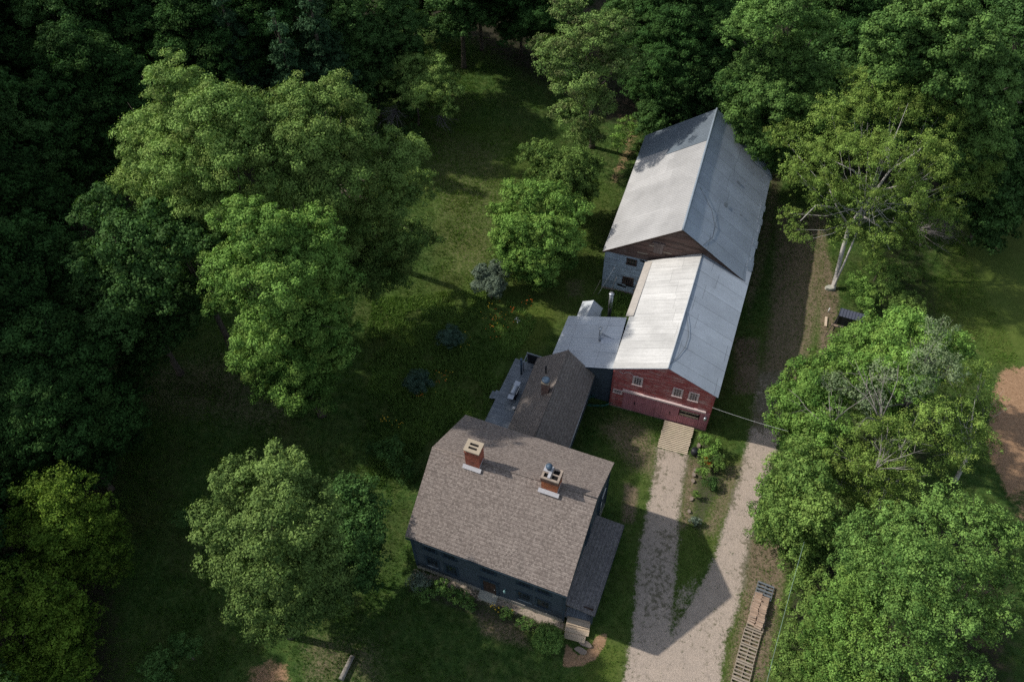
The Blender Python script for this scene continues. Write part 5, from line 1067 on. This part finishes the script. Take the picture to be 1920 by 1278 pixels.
# ------------------------------------------------------------------ grass and flowers (nobody could count them)
def grass(name, n, xr, yr, h, w, label, cat, mat, keep, seed):
    g = np.random.default_rng(seed); x = g.uniform(*xr, n); y = g.uniform(*yr, n); k = keep(x, y, g); x, y = x[k], y[k]; n = len(x)
    i = np.clip(np.searchsorted(ax, x), 1, len(ax)-1); j = np.clip(np.searchsorted(ay, y), 1, len(ay)-1); z = GH[j, i]-.02
    tuft = fbm(x, y, 1.1, 77); B = []; Tn = []
    for b_ in range(3):
        a_ = g.uniform(0, 6.28, n); hh = h*g.uniform(.4, 1.3, n)*(.5+tuft); ww = w*g.uniform(.6, 1.4, n); lean = g.uniform(.2, 1.0, n)*hh; a2 = g.uniform(0, 6.28, n)
        bx_ = x+g.normal(0, .05, n); by_ = y+g.normal(0, .05, n)
        B.append(np.stack([np.stack([bx_-np.cos(a_)*ww, by_-np.sin(a_)*ww, z], -1), np.stack([bx_+np.cos(a_)*ww, by_+np.sin(a_)*ww, z], -1), np.stack([bx_+np.cos(a2)*lean, by_+np.sin(a2)*lean, z+hh], -1)], 1))
        gi = fbm(x, y, 4.0, 31); Tn.append(np.stack([np.clip(gi*1.0-.15+1.1*cvs(x, y)[3]+g.normal(0, .2, n), 0, 1.6), np.clip(fbm(x, y, 6, 12)*1.1+g.normal(0, .15, n)-.1, 0, 1), np.full(n, .9)], 1))  # blades also coloured lighter where the lawn is painted sunlit
    B = np.concatenate(B); Tn = np.concatenate(Tn); m = len(B); me = np_mesh(name, B.reshape(-1, 3), np.arange(m*3).reshape(m, 3))
    at_ = me.attributes.new('tint_shade', 'FLOAT_COLOR', 'POINT'); arr = np.ones((m, 3, 4), np.float32); arr[:, :, :3] = Tn[:, None, :]; at_.data.foreach_set('color', arr.ravel())
    return tag(link(name, me, mat), label, cat, kind='stuff')
foot = [hc, ec, bc, cc, lc, [inn[0], xy(pB), xy(pC), inn[1]], [xy(dA), xy(dB), xy(eLb), xy(eLt)]]
def cvs(x, y):
    i = np.clip(np.searchsorted(ax, x), 1, len(ax)-1); j = np.clip(np.searchsorted(ay, y), 1, len(ay)-1); return [c_[j, i] for c_ in cv]
def keep_grass(x, y, g):
    c_ = cvs(x, y); k = g.random(len(x)) > np.clip(np.minimum(c_[0]*1.25, .965)+c_[1]*1.1+c_[4]*.8+c_[5]*.6+c_[2]*.25, 0, 1)
    for f in foot: k &= poly_sd(x, y, f) > 0
    return k
grass('lawn_grass', 330000, (-34, 46), (16, 98), .17, .020, 'rough mown grass of the lawn and verges', 'grass', M['l_grass'], keep_grass, 3)
WEED = [PG([(690, 560), (900, 540), (1010, 600), (960, 680), (900, 780), (800, 830), (690, 800)]), PG([(700, 800), (800, 830), (740, 930), (690, 900)]), PG([(1140, 560), (1175, 520), (1190, 590), (1145, 592)])]
def keep_weed(x, y, g):
    m_ = np.full(len(x), 9e9)
    for w_ in WEED: m_ = np.minimum(m_, poly_sd(x, y, w_))
    return (m_ < 0) & (fbm(x, y, 1.6, 55) > .42)
grass('meadow_weeds', 80000, (-14, 12), (25, 60), .34, .035, 'knee-high weeds in the wild flower patch', 'weeds', M['l_green'], keep_weed, 4)
CLUMP = PG([(240, 1278), (180, 640), (330, 650), (560, 770), (660, 560), (850, 480), (790, 260), (720, 60), (900, 40), (980, 300), (900, 420), (1000, 560), (900, 760), (760, 900), (740, 1140), (900, 1278)])
CL2 = PG([(1640, 500), (1800, 420), (1960, 300), (1990, 640), (1880, 680), (1800, 620)])
def keep_clump(x, y, g):
    m_ = np.minimum(poly_sd(x, y, CLUMP), poly_sd(x, y, CL2)); k = (m_ < 0) & (fbm(x, y, 2.4, 91) > .50) & (g.random(len(x)) > .25)
    for f in foot: k &= poly_sd(x, y, f) > .3
    return k
grass('tall_grass', 150000, (-34, 46), (16, 98), .30, .026, 'tall uncut grass in loose clumps over the shaded lawn', 'grass', M['l_grass'], keep_clump, 8)
def flowers(name, label, mat, spots, n, seed, s=.045):
    r = random.Random(seed); mb = MB()
    for (x, y, rp) in spots:
        for k in range(n):
            a_ = r.uniform(0, 6.28); d = rp*math.sqrt(r.random()); p = G(x+math.cos(a_)*d, y+math.sin(a_)*d); z = p.z+r.uniform(.3, .55); q = s*r.uniform(.7, 1.5)
            t_ = V((r.uniform(-.4, .4), r.uniform(-.4, .4), 1)).normalized(); u_ = t_.cross(V((1, 0, 0))).normalized(); w_ = t_.cross(u_)
            for m_ in range(5):
                b0 = m_*1.2566; c_ = V((p.x, p.y, z)); mb.face([c_, c_+(u_*math.cos(b0-.5)+w_*math.sin(b0-.5))*q, c_+(u_*math.cos(b0)+w_*math.sin(b0))*q*1.3, c_+(u_*math.cos(b0+.5)+w_*math.sin(b0+.5))*q])
    tag(mb.build(name, mat), label, 'flowers', kind='stuff')
flowers('orange_wildflowers', 'orange wild flowers scattered over the weedy patch of lawn', M['f_orange'], [(928, 585, 22), (945, 605, 22), (925, 625, 18), (960, 586, 5), (990, 570, 12), (825, 710, 14), (790, 745, 8)], 9, 1, .035)
flowers('yellow_wildflowers', 'yellow wild flowers scattered over the weedy patch of lawn', M['f_yellow'], [(925, 570, 14), (942, 600, 16), (915, 600, 20), (838, 705, 14), (745, 795, 14), (720, 790, 10), (800, 740, 20), (870, 640, 20)], 8, 2, .035)
flowers('white_wildflowers', 'small cluster of white wild flowers near the deck', M['f_white'], [(970, 605, 5)], 8, 3, .05)
flowers('yellow_garden_flowers', 'yellow flowers beside the granite doorstep', M['f_yellow'], [(933, 1146, 13), (955, 1152, 9), (925, 1137, 6)], 6, 4, .04)
flowers('orange_garden_flowers', 'bright orange lilies in the garden bed by the barn', M['f_orange'], [(1327, 873, 6), (1325, 866, 5)], 26, 5, .10)
flowers('red_garden_flowers', 'red flower beside the granite doorstep', M['f_red'], [(882, 1122, 2)], 4, 6, .06)

# ------------------------------------------------------------------ small things
# pallets in a row
P0, P1 = at(1421.4, 1087, .15), at(1448, 1098.5, .15); Q0, Q1 = at(1369, 1278, .15), at(1406, 1278, .15)
pd = ((Q0-P0)).normalized(); pd.z = 0; pd.normalize(); pn = V((-pd.y, pd.x, 0)); pn = pn if pn.x > 0 else -pn; pw = 1.22
def pallet(label, k, mat, rz=0):
    o0 = xy(P0)+pd*(k*1.27)+pn*random.Random(k).uniform(-.04, .04); p = empty('pallet', (o0.x, o0.y, 0), label, 'pallet', 'pallets laid in a row beside the driveway')
    mb = MB(pn); r = random.Random(k+3)
    for s_ in range(5):
        x = .02+s_*.273; mb.box(o0, pd, pn, x+r.uniform(-.015, .015), x+.11+r.uniform(0, .03), 0, pw+r.uniform(-.02, .02), .125, .145)
    mb.build('top_board', M[mat], p); mb = MB(pn)
    for s_ in (.02, .60, 1.12): mb.box(o0, pd, pn, s_, s_+.1, 0, pw, .005, .025)
    mb.build('bottom_board', M[mat], p); mb = MB(pd)
    for y in (.0, pw/2-.02, pw-.04): mb.box(o0, pd, pn, .0, 1.23, y, y+.04, .026, .124)
    mb.build('stringer', M[mat], p)
names = ['darkest weathered pallet at the far end of the row', 'second pallet in the row, under the start of the firewood', 'third pallet in the row, under the thick of the firewood', 'fourth pallet in the row, just below the firewood', 'bare pallet in the middle of the row below the firewood', 'bare pallet near the bottom edge, sixth in the row', 'bare pallet cut by the bottom edge of the photo']
for k in range(7): pallet(names[k], k, 'palletgrey' if k == 0 else 'palletwood')
# split firewood on pallets: every log a thing
def log_mesh(seed):
    r = random.Random(seed); L = r.uniform(.46, .54); a_ = r.uniform(.07, .10); mb = MB(pn)
    tri = [(-a_, 0), (a_, 0), (a_*r.uniform(-.2, .3), a_*1.25)]
    A = [V((-L/2, y, z)) for y, z in tri]; B = [V((L/2+r.uniform(-.02, .02), y*r.uniform(.85, 1.1), z)) for y, z in tri]
    mb.face(A[::-1]); mb.face(B)
    for i in range(3): j = (i+1) % 3; mb.face([A[i], A[j], B[j], B[i]])
    o = mb.build('split_log', M['splitwood']); return o
base_logs = [log_mesh(s) for s in range(5)]; used = set(); r = random.Random(17); n_ = 0
ang = math.atan2(pn.y, pn.x)
for col_ in range(2):
    for lay in range(3):
        for i in range(15):
            x = 1.0+i*.17+lay*.04+(0 if col_ == 0 else .12)
            if lay == 2 and not (2 < i < 12): continue
            if lay == 1 and i in (0, 14): continue
            y = (.30 if col_ == 0 else .86)+r.uniform(-.04, .04); c_ = xy(P0)+pd*x+pn*y; k = r.randrange(5)
            if k not in used: o = base_logs[k]; used.add(k)
            else: o = base_logs[k].copy(); COL.objects.link(o)
            o.location = (c_.x, c_.y, .146+lay*.118); o.rotation_euler = (r.uniform(-.08, .08), r.uniform(-.05, .05), ang+r.uniform(-.12, .12))
            tag(o, 'split log stacked crosswise with others on the pallets', 'log', 'split firewood stacked on the pallets')
# woodshed with a black roof
z1, z2 = 1.55, 1.95
sA, sB, sC, sD = at(1573, 591.5, z1), at(1618, 604, z1), at(1627, 593, z2), at(1577, 577, z2)
sC = sB+(sD-sA)
sh_ = empty('woodshed', ((sA.x+sC.x)/2, (sA.y+sC.y)/2, gh(sA.x, sA.y)), 'small open woodshed with a ribbed black metal roof beside the track', 'shed')
st = (sB-sA); st.z = 0; st.normalize(); sw = V((-st.y, st.x, 0)); gz_ = -.68
mb = MB(st); mb.slab([sA, sB, sC, sD], .03)
for k in range(9): f_ = k/8; mb.bar(sA.lerp(sB, f_)+V((0, 0, .02)), sD.lerp(sC, f_)+V((0, 0, .02)), .03, .04)
mb.build('roof', m_plain('dark_blue_metal_roof', (.085, .095, .13), .5, var=.15), sh_)
for p, zt in ((sA, z1), (sB, z1), (sC, z2), (sD, z2)): c_ = (p-(sA+sC)/2)*.93+(sA+sC)/2; mb = MB(st); mb.bar(up(c_, gz_), up(c_, zt-.03), .08); mb.build('post', M['blackmetal'], sh_)
mb = MB(st); mb.bar(up((sD-(sA+sC)/2)*.93+(sA+sC)/2, .7), up((sC-(sA+sC)/2)*.93+(sA+sC)/2, .7), .03, 1.9); mb.bar(sA+V((0, 0, -.1)), up(sA-sw*.9-st*.5, gz_+.1), .05); mb.build('back_panel', M['blackmetal'], sh_)
r = random.Random(4); mids = (xy(sA)+xy(sB)+xy(sC)+xy(sD))/4
for k in range(9):
    o = base_logs[k % 5].copy(); COL.objects.link(o); c_ = mids-sw*(.5+r.uniform(-.1, .1))+st*(-1.1+k*.26); o.location = (c_.x, c_.y, gz_+.12+(.9 if k < 3 else .05*(k % 3))); o.rotation_euler = (0, .1, r.uniform(-.3, .3)); tag(o, 'split log lying inside the open woodshed', 'log', 'logs kept in the open woodshed')
p = G(1553, 584); mb = MB(); mb.tube([p-V((0, 0, .1)), p+V((0, 0, .5))], .05, 8); tag(mb.build('white_post', M['white']), 'short white post in the dry grass beside the track', 'post')
a_, b_ = G(1549, 594, .05), G(1547.5, 612, .05); mb = MB(); mb.bar(a_, b_, .22, .06); tag(mb.build('plank', M['palewood']), 'pale plank lying in the dry grass by the woodshed', 'plank')
p = G(1555, 541); mb = MB(); r = random.Random(9); mb.prism([(p.x+.45*math.cos(k*.9)*r.uniform(.8, 1.1), p.y+.3*math.sin(k*.9)*r.uniform(.8, 1.1)) for k in range(7)], p.z-.1, p.z+.25); tag(mb.build('boulder', M['slab']), 'pale flat stone at the foot of the leaning birch', 'stone')
# black kettle barrel by the ramp
p = G(1301.5, 851); mb = MB(); mb.lathe(p, [(0, -.05), (.22, 0), (.33, .25), (.34, .5), (.3, .62)], 18); k_ = empty('iron_kettle', tuple(p), 'round black iron kettle drum beside the plank ramp', 'drum'); mb.build('body', M['blackmetal'], k_); mb = MB(); mb.lathe(p+V((0, 0, .62)), [(.33, 0), (.31, .05), (.15, .13), (0, .15)], 18); mb.build('lid', M['blackmetal'], k_); mb = MB(); mb.tube([p+V((-.08, 0, .76)), p+V((-.05, 0, .83)), p+V((.05, 0, .83)), p+V((.08, 0, .76))], .015, 6); mb.build('handle', M['blackmetal'], k_)
# low stone edging, each stone its own
edge = [(1313, 815), (1309, 840), (1304, 868), (1300, 895), (1299, 920), (1294, 950), (1292, 968)]
r = random.Random(31); rb = []
for s in range(4):
    mb = MB(); n = 7; pts = [(math.cos(k/n*6.283)*r.uniform(.18, .30), math.sin(k/n*6.283)*r.uniform(.13, .2)) for k in range(n)]; pts = [(a_*.8, b_*.8) for a_, b_ in pts]; mb.prism(pts, -.15, r.uniform(.08, .16)); o = mb.build('edging_stone', M['fieldstone']); m_ = o.modifiers.new('b', 'BEVEL'); m_.width = .04; m_.segments = 2; rb.append(o)
cnt = 0
for i in range(len(edge)-1):
    a_, b_ = G(*edge[i]), G(*edge[i+1]); n = max(1, int((b_-a_).length/.46))
    for k in range(n):
        if (i*7+k*3) % 5 > 2: continue
        q = a_.lerp(b_, (k+.5)/n); o = rb[cnt % 4] if cnt < 4 else rb[cnt % 4].copy()
        if cnt >= 4: COL.objects.link(o)
        cnt += 1; o.location = (q.x+r.uniform(-.06, .06), q.y, q.z+.02); o.rotation_euler = (0, 0, r.uniform(1.1, 1.9)); tag(o, 'rough stone in the low edging between driveway and garden bed', 'stone', 'stones edging the garden bed')
# wires
def catenary(a, b, sag, n=14): return [a.lerp(b, k/n)-V((0, 0, sag*4*(k/n)*(1-k/n))) for k in range(n+1)]
u, z = WB.hit(1333, 765); a_ = WB.P(WB.L-.05, 3.1, .1); b_ = at(1478, 808, 6.5)
mb = MB(); mb.tube(catenary(a_, b_, .12), .010, 5); tag(mb.build('power_cable', m_plain('grey_cable', (.45, .47, .48), .5, var=.5, scale=8)), 'twisted pale power cable running from barn corner into the trees', 'cable')
mb = MB(); mb.tube(catenary(at(1508, 1015, 6.5), at(1425, 1330, 6.0), .4), .012, 5); tag(mb.build('overhead_wire', m_plain('green_grey_wire', (.25, .36, .30), .5)), 'thin overhead wire crossing above the vine-covered bushes', 'cable')
# poles leaning at the big barn wall
for i, (x0, y0, z0_, x1, y1, z1_, lb) in enumerate(((1121, 552, -.3, 1153, 500, 2.6, 'white pole leaning on the grey shingled wall'), (1136, 565, -.5, 1156, 520, 2.2, 'second thinner pole beside the white one against the grey wall'), (1110, 556, -.3, 1126, 525, 1.6, 'thin stick leaning at the corner of the grey shingled wall'))):
    mb = MB(); mb.tube([at(x0, y0, z0_), at(x1, y1, z1_)], .022 if i != 1 else .016, 6); tag(mb.build('leaning_pole', M['white' if i == 0 else 'palletwood']), lb, 'pole')
# log by the bottom edge, garden hose net
p, q = G(640, 1275), G(662, 1230); mb = MB(); mb.tube([p+V((0, 0, .18)), q+V((0, 0, .18))], [.2, .17], 12); tag(mb.build('fallen_log', M['greybark']), 'short grey log lying on the dark grass at the bottom', 'log')
mb = MB(); r = random.Random(6); c_ = G(1120, 756)
mb.tube([V((c_.x+math.cos(k*.5)*(.9+.03*k)*r.uniform(.8, 1.1), c_.y+.1+math.sin(k*.5)*.55*r.uniform(.8, 1.1), c_.z+.05+.01*k)) for k in range(40)], .02, 5); tag(mb.build('garden_hose', m_plain('teal_hose', (.03, .15, .13), .5)), 'loosely coiled teal garden hose beside the dark connector wall', 'hose')
p = at(1160, 742, .4)

# ------------------------------------------------------------------ light
AZ, EL = R(18.27), R(40.6)
d = V((-math.cos(AZ)*math.cos(EL), math.sin(AZ)*math.cos(EL), math.sin(EL)))
sl = bpy.data.lights.new('sun', 'SUN'); so = bpy.data.objects.new('sun', sl); COL.objects.link(so); so.location = d*300
so.rotation_euler = d.to_track_quat('Z', 'Y').to_euler(); sl.energy = 4.0; sl.angle = R(.9); sl.color = (1, .93, .84)
w = bpy.data.worlds.new('World'); sc.world = w; w.use_nodes = True; nt = w.node_tree; bg = nt.nodes['Background']
sky = nt.nodes.new('ShaderNodeTexSky'); sky.sky_type = 'NISHITA'; sky.sun_disc = False; sky.sun_elevation = EL; sky.sun_rotation = math.atan2(d.x, d.y); sky.air_density = 1; sky.dust_density = 1.2
hs = nt.nodes.new('ShaderNodeHueSaturation'); hs.inputs['Saturation'].default_value = .6; nt.links.new(sky.outputs[0], hs.inputs['Color']); nt.links.new(hs.outputs[0], bg.inputs[0]); bg.inputs[1].default_value = .15
sc.view_settings.view_transform = 'Standard'; sc.view_settings.look = 'None'; sc.view_settings.exposure = 0; sc.view_settings.gamma = 1
sc.cycles.use_denoising = False; sc.cycles.max_bounces = 6; sc.cycles.diffuse_bounces = 3; sc.cycles.glossy_bounces = 2; sc.cycles.transmission_bounces = 3; sc.cycles.transparent_max_bounces = 4
